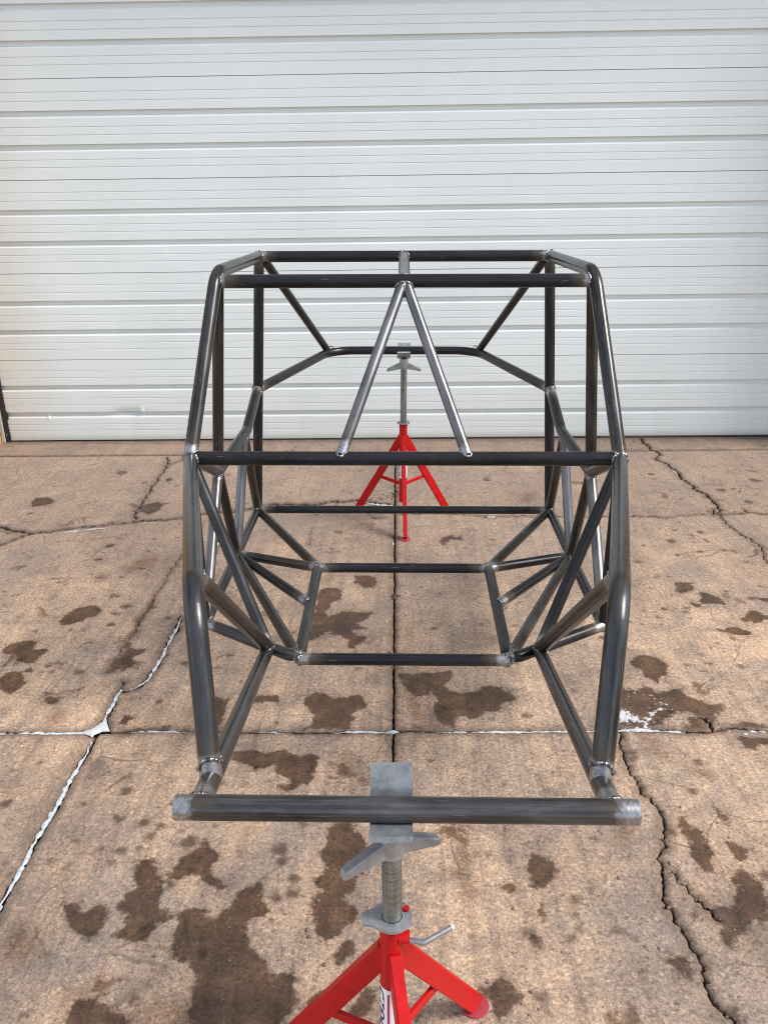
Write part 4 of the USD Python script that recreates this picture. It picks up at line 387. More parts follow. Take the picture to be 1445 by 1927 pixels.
def triangulate(poly, h, inset, edge_step, dense=None):
    """Points and triangles of an area: boundary ring, inset ring, jittered grid. Returns xy, triangles, ring flags (0 boundary, 1 inside)."""
    rings = [poly.exterior] + list(poly.interiors); near = shapely.prepare(poly)
    b = np.vstack([shapely.get_coordinates(shapely.segmentize(r, edge_step))[:-1] for r in rings])
    x0, y0, x1, y1 = poly.bounds; inn = poly.buffer(-inset); sets = [b]; flags = [np.zeros(len(b))]
    if not inn.is_empty:
        for g in (inn.geoms if hasattr(inn, 'geoms') else [inn]):
            for r in [g.exterior] + list(g.interiors):
                q = shapely.get_coordinates(shapely.segmentize(r, edge_step * 1.2))[:-1]; sets.append(q); flags.append(np.ones(len(q)))
        core = poly.buffer(-inset - 0.6 * h); shapely.prepare(core)
        if not core.is_empty:
            def grid(hh, keep, drop=None):
                X, Y = np.meshgrid(np.arange(x0, x1, hh), np.arange(y0, y1, hh * 0.87)); X = X + (np.arange(X.shape[0]) % 2)[:, None] * hh / 2
                p = np.stack([X.ravel(), Y.ravel()], 1) + rng.uniform(-0.2, 0.2, (X.size, 2)) * hh
                k = shapely.contains_xy(core, p[:, 0], p[:, 1])
                if keep is not None: k &= shapely.contains_xy(keep, p[:, 0], p[:, 1])
                if drop is not None: k &= ~shapely.contains_xy(drop, p[:, 0], p[:, 1])
                return p[k]
            gs = [grid(h, dense), grid(0.16, None, dense)] if dense is not None else [grid(h, None)]
            for q in gs: sets.append(q); flags.append(np.ones(len(q)))
    P, fl = np.vstack(sets), np.concatenate(flags); P, ix = np.unique(np.round(P, 6), axis=0, return_index=True); fl = fl[ix]
    t = Delaunay(P).simplices; c = P[t].mean(1); t = t[shapely.contains_xy(poly, c[:, 0], c[:, 1])]
    a = np.cross(P[t[:, 1]] - P[t[:, 0]], P[t[:, 2]] - P[t[:, 0]]); t = t[np.abs(a) > 1e-9]; a = a[np.abs(a) > 1e-9]; t[a < 0] = t[a < 0][:, ::-1]
    return P, t, fl, rings
ground = thing('ground', kind='structure')
def height(p):
    q = np.c_[p, np.zeros(len(p))]
    return 0.0016 * (meshkit.fbm(q * 2.1) - 0.0) + 0.0011 * meshkit.fbm(q * 19 + 7)
h0 = height(np.array([[0.0, 2.0], [1.0, 3.0], [-1.0, 3.0], [0.3, 4.0]])).mean()
for poly in sorted(pieces, key=lambda p: -p.area):
    big = poly.area > 0.02; seen = poly.intersects(view)
    P, t, fl, rings = triangulate(poly, 0.0125 if big else 0.008, 0.0035 if big else 0.0025, 0.014 if seen else 0.2, view if big else None)
    if len(t) < 1: continue
    tilt = rng.normal(0, 0.0012, 2) if not big else rng.normal(0, 0.0003, 2); cen = np.array(poly.centroid.coords[0]); lift = rng.normal(0, 0.0015)
    z = height(P) - h0 + lift + (P - cen) @ tilt - np.where(fl == 0, (0.0035 if big else 0.002) + 0.0025 * np.abs(rng.normal(size=len(P))), 0)
    sp = spot_f(P); z -= np.clip((sp + 0.004) / 0.02, 0, 1) * 0.0035
    V = np.c_[P, z]; n0 = len(V); F = [t]; walls = []
    d_edge = ct.query(P)[0]
    att = dict(wet=wet_f(P), damp=damp_f(P), frost=frost_f(P), spot=sp, edge=d_edge)
    m = trimesh.Trimesh(V, t, process=False); N = np.array(m.vertex_normals)
    # side walls down to the soil
    key = {tuple(k): i for i, k in enumerate(P)}; extraV, extraN, extraF, src = [], [], [], []
    for r in rings:
        q = np.round(shapely.get_coordinates(shapely.segmentize(r, 0.014 if seen else 0.2)), 6)
        ids = [key.get(tuple(k)) for k in q]
        for a, b in zip(ids[:-1], ids[1:]):
            if a is None or b is None or a == b: continue
            o = n0 + len(extraV); pa, pb = V[a], V[b]; nn = np.array([pb[1] - pa[1], pa[0] - pb[0], 0]); nn /= np.linalg.norm(nn) + 1e-12
            mid = (pa + pb)[:2] / 2 + nn[:2] * 0.0006
            if shapely.contains_xy(poly, mid[0], mid[1]): nn = -nn
            extraV += [pa, pb, (pb[0], pb[1], -0.06), (pa[0], pa[1], -0.06)]; extraN += [nn] * 4; src += [a, b, b, a]
            extraF += [(o, o + 1, o + 2), (o, o + 2, o + 3)] if np.dot(np.cross(pb - pa, (0, 0, -1.0)), nn) > 0 else [(o, o + 2, o + 1), (o, o + 3, o + 2)]
    tone = np.array([0.97, 0.97, 0.97]) * rng.uniform(0.96, 1.03)
    if cen[1] > 5.5: tone = np.array([0.88, 0.86, 0.85])
    if extraV:
        V = np.vstack([V, extraV]); N = np.vstack([N, extraN]); F.append(np.array(extraF))
        for k in att: att[k] = np.r_[att[k], att[k][src] if k != 'edge' else np.full(len(src), -0.02)]
    att['tone'] = np.tile(tone, (len(V), 1))
    obj('concrete_slab' if big else 'concrete_fragment', (V, np.vstack(F)), concrete_m, ground, prims=att, normals=N)
# soil that fills the joints
soil = trimesh.creation.box((13.6, 11.6, 0.02)); soil = (np.array(soil.vertices) + (0, 0.2, -0.040), np.array(soil.faces))
obj('joint_soil', soil, dirt, ground)
cl = []
for cx_, cy_, nn_, sp_ in ((-0.04, 2.70, 60, 0.018), (-0.037, 3.25, 30, 0.010), (-0.046, 4.62, 30, 0.03), (-0.16, 4.42, 30, 0.04), (0.70, 2.30, 20, 0.02)):
    for _ in range(nn_):
        m = trimesh.creation.icosphere(1, 1.0); r = rng.uniform(0.002, 0.006); m.vertices = m.vertices * r * rng.uniform(0.5, 1.3, 3) + (cx_ + rng.normal(0, sp_), cy_ + rng.normal(0, sp_ * 1.6), rng.uniform(0, 0.003)); cl.append(m)
obj('soil_clump', trimesh.util.concatenate(cl), clump_m, ground, smooth=True)
# snow
sn = [b.buffer(-0.001) for b in blob] + [band(rough_line(p, 0.0015, 0.012), w * 1.15, 0.6, taper=True) for p, w in SNOW_LINE]
sn = unary_union(sn); Vs, Fs, o = [], [], 0
for g in (sn.geoms if hasattr(sn, 'geoms') else [sn]):
    if g.area < 4e-6: continue
    P, t, fl, rings = triangulate(g, 0.006, 0.002, 0.006)
    d = shapely.distance(g.boundary, shapely.points(P)); q = np.c_[P, np.zeros(len(P))]
    z = -0.0055 + 0.0095 * np.sqrt(np.clip(d / 0.009, 0, 1)) + 0.0018 * (meshkit.fbm(q * 90) - 0.0)
    Vs.append(np.c_[P, z]); Fs.append(t + o); o += len(P)
tag(obj('snow', (np.vstack(Vs), np.vstack(Fs)), snow_m, smooth=True), 'dirty white old snow packed in the joints and cracks of the concrete', 'snow', kind='stuff')
# grit and small stones along the broken joints
st_xy = []
for k, n, sc in (('C9', 60, 0.05), ('J6a', 50, 0.04), ('J6c', 30, 0.05), ('C7', 40, 0.05), ('J1', 40, 0.03), ('C9b', 25, 0.06), ('C8', 16, 0.03)):
    P = resample(np.array(CRACKS[k][0]), 0.02)
    for _ in range(n): st_xy.append(P[rng.integers(len(P))] + rng.normal(0, sc, 2))
for x, y in [(0.30, 1.42), (1.0, 1.72), (0.66, 1.6), (0.9, 1.5), (-0.3, 1.5), (0.2, 1.29), (0.215, 1.285), (-0.2, 1.55), (-0.5, 1.45)]:
    for _ in range(9): st_xy.append(np.array([x, y]) + rng.normal(0, 0.07, 2))
ms = []
for p in st_xy:
    m = trimesh.creation.icosphere(1, 1.0); r = rng.choice([0.0016, 0.0024, 0.0034, 0.005], p=[0.45, 0.33, 0.16, 0.06])
    m.vertices = m.vertices * rng.uniform(0.6, 1.2, 3) * r * (1 + 0.15 * rng.normal(size=(len(m.vertices), 1))) + (p[0], p[1], 0.0005 + r * 0.25); ms.append(m)
grit_m = MAT('grit', {'g': ('geometry', {}), 'r': ('rgb_ramp', {'ramp': [(0, (0.16, 0.12, 0.10)), (0.5, (0.32, 0.25, 0.2)), (0.9, (0.42, 0.38, 0.36)), (1, (0.55, 0.52, 0.5))]}), 'p': ('principled_bsdf', {'roughness': 0.8})}, [('g.random_per_island', 'r.fac'), ('r.color', 'p.base_color')])
tag(obj('gravel', trimesh.util.concatenate(ms), grit_m, smooth=True), 'fine loose grit and pebbles scattered along the broken joints', 'gravel', kind='stuff')

# ------------------------------------------------------------------ building front and sectional door
DY, DS = 5.8474, 0.00489
def dy(x): return DY + DS * x
SEC = 0.6096; DX0, DX1 = -2.985, 3.115
bld = thing('building', 'ochre stucco garage building front around the big white door', 'building', (0, 5.6, 0))
YW = 5.50
def wall(name, x0, x1, z0, z1, y0=YW, y1=YW + 0.38, m=yellow): return obj(name, bbox((x0, y0, z0), (x1, y1, z1), 0.004), m, bld)
wall('wall', -9, -3.037, -0.05, 5.2); wall('wall', 3.205, 9, -0.05, 5.2); wall('lintel_wall', -3.037, 3.205, 3.72, 5.2)
wall('parapet_cap', -9.05, 9.05, 5.2, 5.28, YW - 0.05, YW + 0.45, jamb_m)
wall('roof', -9, 9, 5.05, 5.15, YW + 0.384, YW + 9, jamb_m)
for x0, x1 in ((-3.034, -3.0085), (3.168, 3.201)): obj('door_jamb', bbox((x0, dy(x0) - 0.03, 0.0), (x1, dy(x0) + 0.03, 3.70), 0.003), jamb_m, bld)
door = thing('garage_door', 'white ribbed sectional overhead garage door with a dented lower panel', 'garage door', (0, 5.85, 0))
prof = []   # (height from the top of the section, depth towards the room) of one section
def flat(a): prof.append((a, 0.0))
flat(0.0025 / SEC); 
def notch(f): prof.extend([(f - 0.0040, 0.0), (f - 0.0022, 0.0032), (f + 0.001, 0.0032), (f + 0.0085, 0.0)])
def rib(f): prof.extend([(f, 0.0), (f + 0.0035, 0.0205), (f + 0.046, 0.0215), (f + 0.068, 0.004), (f + 0.074, 0.0)])
notch(0.130); notch(0.2165); rib(0.308); notch(0.470); notch(0.551); rib(0.642); notch(0.797); notch(0.874); flat(1 - 0.001 / SEC)
pz = np.array([p[0] for p in prof]); pd = np.array([p[1] for p in prof])
extra = np.concatenate([np.linspace(pz[i], pz[i + 1], 4)[1:-1] for i in range(len(pz) - 1) if pz[i + 1] - pz[i] > 0.03])
zz_ = np.unique(np.r_[pz, extra]); dd_ = np.interp(zz_, pz, pd)
dents = [(-2.04, 0.222, 0.10, 0.020, 0.022), (-1.945, 0.235, 0.016, 0.022, -0.012), (-2.655, 0.20, 0.012, 0.018, -0.012), (-2.645, 0.185, 0.010, 0.012, 0.008), (2.2, 0.42, 0.02, 0.015, 0.003), (-2.1, 1.02, 0.03, 0.02, 0.003), (1.9, 2.0, 0.02, 0.02, 0.004), (2.0, 1.72, 0.02, 0.03, 0.004)]
xs = np.unique(np.r_[np.linspace(DX0, DX1, 100), np.linspace(-2.75, -1.8, 160)])
for s in range(6):
    top = (s + 1) * SEC + 0.012; Z = top - zz_ * SEC
    X, ZZ = np.meshgrid(xs, Z, indexing='ij'); D = np.broadcast_to(dd_, X.shape).copy()
    D += 0.0006 * np.sin(X * 1.3 + s * 1.7) * np.sin((top - ZZ) / SEC * math.pi)
    for x, z, a, b, dep in dents: D += dep * np.exp(-((X - x) / a) ** 2 - ((ZZ - z) / b) ** 2)
    V = np.stack([X, dy(X) + D, ZZ], -1).reshape(-1, 3); n, k = X.shape
    i, j = np.meshgrid(np.arange(n - 1), np.arange(k - 1), indexing='ij'); q = np.stack([i * k + j, i * k + j + 1, (i + 1) * k + j + 1, (i + 1) * k + j], -1).reshape(-1, 4)
    F = np.vstack([q[:, [0, 1, 2]], q[:, [0, 2, 3]]])
    # back and edges
    back = bbox((DX0, DY + 0.034, top - SEC + 0.012), (DX1, DY + 0.06, top - 0.014), 0)
    m = trimesh.Trimesh(V, F, process=False)
    rim = []
    for row in (0, k - 1):
        a = np.arange(n) * k + row; o = len(m.vertices)
        vv = V[a] + (0, 0, 0); vb = V[a].copy(); vb[:, 1] = dy(vb[:, 0]) + 0.032
        W = np.vstack([vv, vb]); f = np.array([[c, c + 1, n + c + 1] for c in range(n - 1)] + [[c, n + c + 1, n + c] for c in range(n - 1)])
        rim.append(trimesh.Trimesh(W, f if row else f[:, ::-1], process=False))
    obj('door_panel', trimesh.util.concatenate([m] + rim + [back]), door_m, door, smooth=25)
sealx = np.linspace(DX0 - 0.02, DX1 + 0.02, 200)
obj('seal_backing', bbox((DX0 - 0.01, DY + 0.066, 0.0), (DX1 + 0.01, DY + 0.072, 3.69), 0), rubber, door)
obj('bottom_seal', trimesh.util.concatenate([bbox((DX0 - 0.01, DY - 0.005, -0.004), (DX1 + 0.01, DY + 0.035, 0.0135), 0.004)]), rubber, door)
def side_seal(x0, x1):
    zs = np.linspace(0.0, 3.7, 180); w = 0.0025 * np.sin(zs * 31) * (rng.uniform(0, 1, 180) > 0.7) + np.where(np.abs(zs - 0.215) < 0.03, 0.012, 0)
    a = np.c_[np.full(180, x0), zs]; b = np.c_[x1 + w, zs]; pg = Polygon(np.vstack([a, b[::-1]])).buffer(0); m = trimesh.creation.extrude_polygon(pg, 0.012)
    R = np.array([[1, 0, 0, 0], [0, 0, 1, 0], [0, 1, 0, 0], [0, 0, 0, 1.0]]); m.apply_transform(R); m.invert(); m.apply_translation((0, dy(x0) - 0.016, 0)); return m
obj('side_seal', side_seal(-3.008, -2.972), rubber, door)
obj('side_seal', side_seal(3.10, 3.167), rubber, door)
obj('seal_screw', lathe([(0, -0.003), (0.005, -0.002), (0.006, 0.0), (0, 0.0)], (0, 0, 0), 12).apply_transform(trimesh.transformations.rotation_matrix(math.pi / 2, (1, 0, 0))).apply_translation((-2.992, dy(-3) - 0.019, 0.062)), rod_m, door)

# ------------------------------------------------------------------ tube chassis
CR, X0, CYAW = 0.007564, 0.005821, 0.00091
def W(p):
    x, y, z = p; c, s = math.cos(CR), math.sin(CR); x, z = c * x + s * (z - 0.9), -s * x + c * (z - 0.9) + 0.9
    c, s = math.cos(CYAW), math.sin(CYAW); x, y = c * x + s * (y - 2.5), -s * x + c * (y - 2.5) + 2.5
    return np.array([x + X0, y, z])
def nd(k, s=1, d=(0, 0, 0)): return W((s * (NODE[k][0] + d[0]), NODE[k][1] + d[1], NODE[k][2] + d[2]))
def mid(a, b, t, s): return nd(a, s) * (1 - t) + nd(b, s) * t
ch = thing('tube_chassis', 'welded bare steel tube buggy chassis resting on two red stands', 'chassis', (0, 2.6, 0))
m_, t_, b_ = 0.02222, 0.01905, 0.0208
rA, rH, rB = 0.0222, 0.0215, 0.0205
def bead(c, toward, r, *hosts, **k): weld(c, toward - c, r, hosts, weld_m, ch, **k)
# cross bars
hR = (nd('A', -1), nd('A', 1), m_); hF = (nd('F', -1), nd('F', 1), m_); hC = (nd('C', -1), nd('C', 1), m_)
tube('rear_roof_bar', hR[:2], m_, steel_dark, ch, (0.01, 0.01)); tube('front_roof_bar', hF[:2], m_, steel_dark, ch, (0.012, 0.012)); tube('windshield_bar', hC[:2], m_, steel_dark, ch, (None, None))
hP = (nd('P', -1), nd('P', 1), t_); hQ = (nd('Q', -1), nd('Q', 1), t_); hRl = (nd('R', -1), nd('R', 1), 0.0180)
tube('floor_crossbar', hP[:2], t_, steel_dark, ch, (0.012, 0.012)); tube('floor_crossbar', hQ[:2], t_, steel_dark, ch, (0.012, 0.012)); tube('floor_crossbar', hRl[:2], 0.0180, steel_dark, ch, (0.02, 0.02))
hK = (nd('K', -1), nd('K', 1), m_)
# bumper bar: bevelled, ground ends
tube('bumper_bar', hK[:2], m_ * 0.985, steel_bar, ch, (0.012, 0.016), sides=48)
Am, Fm = (hR[0] + hR[1]) / 2, (hF[0] + hF[1]) / 2
tube('roof_spine', (Am, Fm), m_ * 0.93, steel_mid, ch, (-0.02, None)); bead(Am, Fm, m_ * 0.93, hR); bead(Fm, Am, m_ * 0.93, hF)
hoop = []
for s in (-1, 1):
    A, B, F_, C, D, E_, G, P, Q, R, S, Wn, Tn, Y, V_, X, J, L, Mn = (nd(k, s) for k in 'ABFCDEGPQRSWTYVXJLM')
    tube('roof_pillar', rounded([A, B, C], [0.115]), rA, steel_mid, ch, (0.0, 0.02 if s < 0 else -0.01)); hAp = (B, C, rA); hRoof = (A, B, rA)
    bead(A, B, rA, hR); bead(C, B, rA, hC, bead=0.0052); bead(F_, (hF[0] + hF[1]) / 2, m_, hAp, bead=0.005)
    tube('main_hoop_leg', (A, R), 0.0213, steel_dark if s < 0 else steel_dark, ch, (-0.005, None)); hL = (A, R, 0.0213); bead(A, R, 0.0213, hR, hRoof)
    tube('center_pillar', (mid('B', 'A', 0.03, s), X), rB * 0.95, steel_brown, ch, (None, 0.0)); hBp = (F_, X, rB)
    belt = rounded([Y, V_, X, C], [0.10, 0.045]); tube('belt_rail', belt, b_, steel_mid if s < 0 else steel_dark, ch, (0.012 if s < 0 else 0.035, -0.01)); hB1, hB2, hB3 = (Y, V_, b_), (V_, X, b_), (X, C, b_)
    bead(Y, V_, b_, hL, bead=0.0048); bead(C, X, b_, hC, hAp)
    Lk = hK[0] + (hK[1] - hK[0]) * float(np.dot(L - hK[0], hK[1] - hK[0]) / np.dot(hK[1] - hK[0], hK[1] - hK[0]));
    E_ = G + (Lk - G) * float(np.dot(E_ - G, Lk - G) / np.dot(Lk - G, Lk - G))
    hood = rounded([C, D, E_], [0.12]); tube('hood_tube', hood, rH, steel_mid, ch, (None, 0.022), sides=48); hH = (C, D, rH); bead(C, D, rH, hC, hAp, bead=0.0055)
    nose = (G, Lk); tube('nose_rail', nose, 0.0200, steel_mid, ch, (None, 0.036), sides=40); hN = (G, L, 0.0200); bead(E_, D, rH, hN, bead=0.0052); bead(Lk, G, 0.0200, hK, bead=0.0055)
    fl_ = rounded([Wn, P, Q], [0.026]); tube('floor_rail', fl_, t_, steel_mid if s < 0 else steel_dark, ch, (0.03, 0.0)); hW, hPQ = (Wn, P, t_), (P, Q, t_)
    tube('floor_rail', (Q, R), t_, steel_dark, ch, (0.0, 0.0)); hQR = (Q, R, t_); bead(Q, R, t_, hQ, hPQ); bead(R, Q, t_, hL)
    tube('sill_tube', (R, Wn), t_, steel_mid if s < 0 else steel_dark, ch, (0.0, 0.0)); hS = (R, Wn, t_); bead(R, Wn, t_, hL, bead=0.0048); bead(Wn, P, t_, hS, bead=0.005)
    bead((hQ[0] if s < 0 else hQ[1]), (hQ[1] if s < 0 else hQ[0]), t_, hPQ, hQR); bead((hP[0] if s < 0 else hP[1]), (hP[1] if s < 0 else hP[0]), t_, hPQ, hW); bead((hRl[0] if s < 0 else hRl[1]), (hRl[1] if s < 0 else hRl[0]), 0.018, hL)
    tube('floor_brace', (S, Q), 0.0182, steel_brown if s < 0 else steel_dark, ch, (0.032, 0.008)); tube('floor_brace', (S, Tn), 0.0182, steel_dark, ch, (0.0, 0.008)); tube('floor_brace', (S, P), 0.0182, steel_mid, ch, (None, 0.022))
    for q in (Q, Tn, P): bead(S, q, 0.0182, hS)
    bead(Tn, S, 0.0182, hPQ); bead(P, S, 0.0182, hPQ, hW)
    U = mid('V', 'X', 0.10, s) + np.array([0, 0, -0.006])
    tube('side_brace', (U, S), 0.0185, steel_bright, ch, (0.0, -0.01)); tube('side_brace', (U, R), 0.0183, steel_brown, ch, (None, None)); tube('side_brace', (X, Wn), 0.0182, steel_bright, ch, (0.012, -0.005)); tube('side_brace', (X, S), 0.0180, steel_brown, ch, (None, None))
    bead(U, S, 0.0185, hB2); bead(X, Wn, 0.0182, hB2, hB3, bead=0.0055); bead(X, S, 0.018, hB2, hB3); bead(S, U, 0.0185, hS); bead(Wn, X, 0.0182, hS, hW, bead=0.006); bead(R, U, 0.0183, hS, hL)
    tube('lower_pillar', (C, Wn), 0.0172, steel_dark, ch, (None, None)); bead(C, Wn, 0.0172, hC, hH)
    tube('dash_brace', (C, G), 0.0185, steel_mid if s < 0 else steel_dark, ch, (0.012, 0.024)); bead(C, G, 0.0185, hC, hH); bead(G, C, 0.0185, hW, bead=0.005)
    Dc = C + 0.90 * (D - C); hD = hH
    tube('frame_brace', (Dc, G), 0.0205, steel_brown, ch, (0.03, None)); bead(Dc, G, 0.0205, hD); bead(G, D, 0.0205, hW, hN, bead=0.005)
    tube('rear_brace', (nd('A', s, (-0.02, 0.0, -0.012)), J + np.array([-s * 0.0, -0.03, 0.0]) + np.array([s * 0.012, 0, 0])), 0.0186, steel_dark, ch, (None, 0.0)); hoop.append((Y, J)); bead(J, A, 0.0186, (Y, J, m_), bead=0.0045)
    bead(Y, J, 0.0205, hL)
    ap = Fm + np.array([s * 0.003, 0, 0]); tube('windshield_brace', (ap, Mn), 0.0176, steel_bright, ch, (-0.01, 0.024 if s < 0 else 0.008)); bead(ap, Mn, 0.0176, hF, bead=0.0055); bead(Mn, ap, 0.0176, hC, bead=0.005)
tube('rear_hoop', rounded([hoop[0][0], hoop[0][1], hoop[1][1], hoop[1][0]], [0.17, 0.17]), 0.0212, steel_dark, ch, (0.006, 0.01))
# seam between the two windshield braces
Mm = (nd('M', -1) + nd('M', 1)) / 2; hs = np.linalg.norm(nd('M', 1) - nd('M', -1)) / 2; dn = np.cross(Mm - Fm, [1.0, 0, 0]); dn /= np.linalg.norm(dn); dn = dn if dn[1] < 0 else -dn
Lm = np.linalg.norm(Mm - Fm); seam = []
for q in np.linspace(0.025, 0.097, 16):
    w_ = (0.003 + hs * q) * Lm / math.hypot(Lm, hs); seam.append(Fm + (Mm - Fm) * q + dn * math.sqrt(max(0.0176 ** 2 - w_ ** 2, 0)) + rng.normal(0, 0.0004, 3))
obj('weld_bead', wire(seam, 0.0034, 8), weld_m, ch, smooth=True)

# ------------------------------------------------------------------ pipe stands
def stand(label, base, top, v_r, col_top, foot_r, leg_az, arm_az, v_al, scale, handle=None, tab_az=None, legs=(0.084, 0.094), lab=(0.25, 0.375)):
    """base: centre on the ground; top: centre of the carried tube; leg_az: direction of one leg (degrees clockwise from +y)."""
    bx, by = base; st = thing('pipe_stand', label, 'stand', (bx, by, 0))
    k = scale; pr, cr_ = 0.0168 * k, 0.0215 * k
    ax0, ax1 = np.array([bx, by, 0.10]), np.array([top[0], top[1], top[2] - 0.05])
    def on(z): t = (z - ax0[2]) / (ax1[2] - ax0[2]); return ax0 + (ax1 - ax0) * t
    az = lambda a: np.array([math.sin(math.radians(a)), math.cos(math.radians(a)), 0])
    low = 0.11 if col_top > 0.5 else 0.10
    V, F, N, st_, *_ = tube_mesh([on(low), on(col_top - 0.006)], cr_, 40); obj('column', (V, F), red, st, normals=N)
    obj('column_lip', wire([on(col_top - 0.012) + cr_ * 1.02 * np.array([math.cos(a), math.sin(a), 0]) for a in np.linspace(0, 2 * math.pi, 30)], 0.0016), red, st, smooth=True)
    V, F, N, *_ = tube_mesh([on(col_top - 0.15), on(top[2] - 0.06)], pr, 40); ip = obj('inner_post', (V, F), post_m, st, normals=N)
    for z in (top[2] - 0.125, top[2] - 0.142): obj('score_line', wire([on(z) + (pr + 0.0001) * np.array([math.cos(a), math.sin(a), 0]) for a in np.linspace(0, 2 * math.pi, 36)], 0.00035, 6), bore, ip)
    hz = on((col_top + top[2]) / 2 - 0.01); hd = az(180)
    if not handle: obj('pin_hole', trimesh.creation.cylinder(0.0034, 0.003, 20).apply_transform(trimesh.transformations.rotation_matrix(math.pi / 2, (1, 0, 0))).apply_translation(hz + hd * (pr - 0.0012)), bore, ip)
    # jam plate with a lug
    R0 = 0.0345 * k; ta = math.radians(tab_az if tab_az is not None else 0)
    disc = Point(0, 0).buffer(R0, 24)
    tab = Polygon([(-0.006, 0.0215), (-R0 * 1.02, 0.022), (-R0 * 1.42, 0.0175), (-R0 * 1.5, 0.012), (-R0 * 1.5, -0.008), (-R0 * 1.3, -0.0105), (-R0 * 1.05, -0.014), (-R0 * 0.8, -0.022), (-0.006, -0.0215)]).buffer(0.004).buffer(-0.008).buffer(0.004)
    pl = unary_union([disc, tab]).difference(Point(0, 0).buffer(pr + 0.0012, 20))
    if handle: pl = pl.difference(Point(R0 * 0.72, 0.008).buffer(0.0062))
    pm = trimesh.creation.extrude_polygon(pl, 0.0055); pm.apply_transform(trimesh.transformations.rotation_matrix(ta, (0, 0, 1))); pm.apply_translation(on(col_top)); jp = obj('jam_plate', pm, zinc, st)
    if handle:
        c = on(col_top) + np.array([math.cos(ta) * R0 * 0.72 - math.sin(ta) * 0.008, math.sin(ta) * R0 * 0.72 + math.cos(ta) * 0.008, 0])
        obj('plate_pin', trimesh.convex.convex_hull(np.vstack([c + (x, y, z) for x, y, z in trimesh.creation.cylinder(0.0048, 0.02, 12).vertices] + [c + np.array([0.007, 0.004, 0.012]), c + np.array([0.0075, -0.003, 0.011])])), red, st)
        h0_, h1_, h2_ = map(np.array, handle)
        obj('lock_boss', trimesh.convex.convex_hull(np.vstack([trimesh.creation.cylinder(0.012, 0.02, 20).apply_transform(trimesh.transformations.rotation_matrix(math.pi / 2, (0, 1, 0))).apply_translation(h0_ + (-0.006, 0.004, 0.002)).vertices])), red, st)
        obj('lock_handle', wire(rounded([h0_, h1_, h2_], [0.012]), 0.0049 * k, 16), rod_m, st, smooth=40)
        obj('handle_end', trimesh.creation.icosphere(2, 0.0049 * k).apply_translation(h2_), sticker, st, smooth=True)
    # legs
    zt, zf = col_top - 0.075, 0.012
    for q in range(3):
        d = az(leg_az + 120 * q); p0 = on(zt) + d * cr_ * 0.35; p1 = np.array([bx, by, 0]) + d * foot_r + np.array([0, 0, zf])
        lg = obj('leg', beam(p0, p1, 0.022 * k, 0.040 * k, 0.0022), red, st)
        obj('foot_pad', lathe([(0, 0.0), (0.029 * k, 0.0), (0.030 * k, 0.003), (0.0285 * k, 0.0055), (0.019 * k, 0.0065), (0, 0.0065)], tuple(p1 * (1, 1, 0) + (0, 0, 0.001)), 32), foot_m, lg, smooth=35)
        zb = 0.225 if col_top > 0.5 else 0.17; fr = (zt - zb - 0.012) / (zt - zf); q1 = p0 + (p1 - p0) * fr
        obj('strut', beam(on(zb - 0.012) + d * cr_ * 0.8, q1, 0.009 * k, 0.019 * k, 0.001), red, st)
    # printed sticker round the column
    z0, z1 = lab
    az0 = 180
    def wrap(m, zc, ang0, lift):
        """Bends a flat decal (x up the column, y round it to the left) onto the column."""
        v = np.array(m.vertices); out = []
        for x, y, z in v:
            a = math.radians(ang0) + y / cr_; c = on(zc + x); rr = cr_ + lift + z
            out.append(c + rr * np.array([math.sin(a), math.cos(a), 0]))
        return trimesh.Trimesh(np.array(out), m.faces, process=False)
    def sheet(x0, x1, y0, y1, nx=2, ny=24):
        gx, gy = np.meshgrid(np.linspace(x0, x1, nx), np.linspace(y0, y1, ny), indexing='ij'); v = np.c_[gx.ravel(), gy.ravel(), np.zeros(gx.size)]
        i, j = np.meshgrid(np.arange(nx - 1), np.arange(ny - 1), indexing='ij'); a = (i * ny + j).ravel(); f = np.vstack([np.c_[a, a + ny, a + ny + 1], np.c_[a, a + ny + 1, a + 1]]); return trimesh.Trimesh(v, f, process=False)
    Ls = z1 - z0; lb = obj('sticker', wrap(sheet(0, Ls, -0.052 * k, 0.052 * k, 3, 40), z0, az0, 0.0006), sticker, st, smooth=True)
    tx = meshkit.text_mesh('RIDGID', 0.0155 * k, 0.0003, True); tx.vertices -= (tx.bounds[0] * (1, 1, 0)); L0 = tx.bounds[1][0]
    v = np.array(tx.vertices); v[:, 0] *= (Ls - 0.012) / L0; v[:, 0] += v[:, 1] * 0.25; tx.vertices = v
    tm = tx.copy(); vv = np.array(tm.vertices); vv[:, 1] = vv[:, 1] + 0.0150 * k; tm.vertices = vv
    obj('sticker_lettering', wrap(tm, z0 + 0.004, az0, 0.001), ink, lb)
    obj('sticker_stripe', wrap(sheet(0.004, Ls - 0.010, 0.0045 * k, 0.0085 * k), z0, az0, 0.001), magenta, lb)
    tk = [wrap(sheet(x, x + 0.0008, -0.0085 * k, -0.0035 * k, 2, 4), z0, az0, 0.001) for x in np.arange(0.006, Ls - 0.008, 0.009)]
    tk += [wrap(sheet(x - 0.002, x + 0.003, -0.0108 * k, -0.0098 * k, 2, 3), z0, az0, 0.001) for x in np.arange(0.008, Ls - 0.01, 0.018)]
    obj('sticker_scale', trimesh.util.concatenate(tk), ink, lb)
    # cast head with two arms, screw and V saddle of angle iron
    hc = on(top[2] - 0.066)
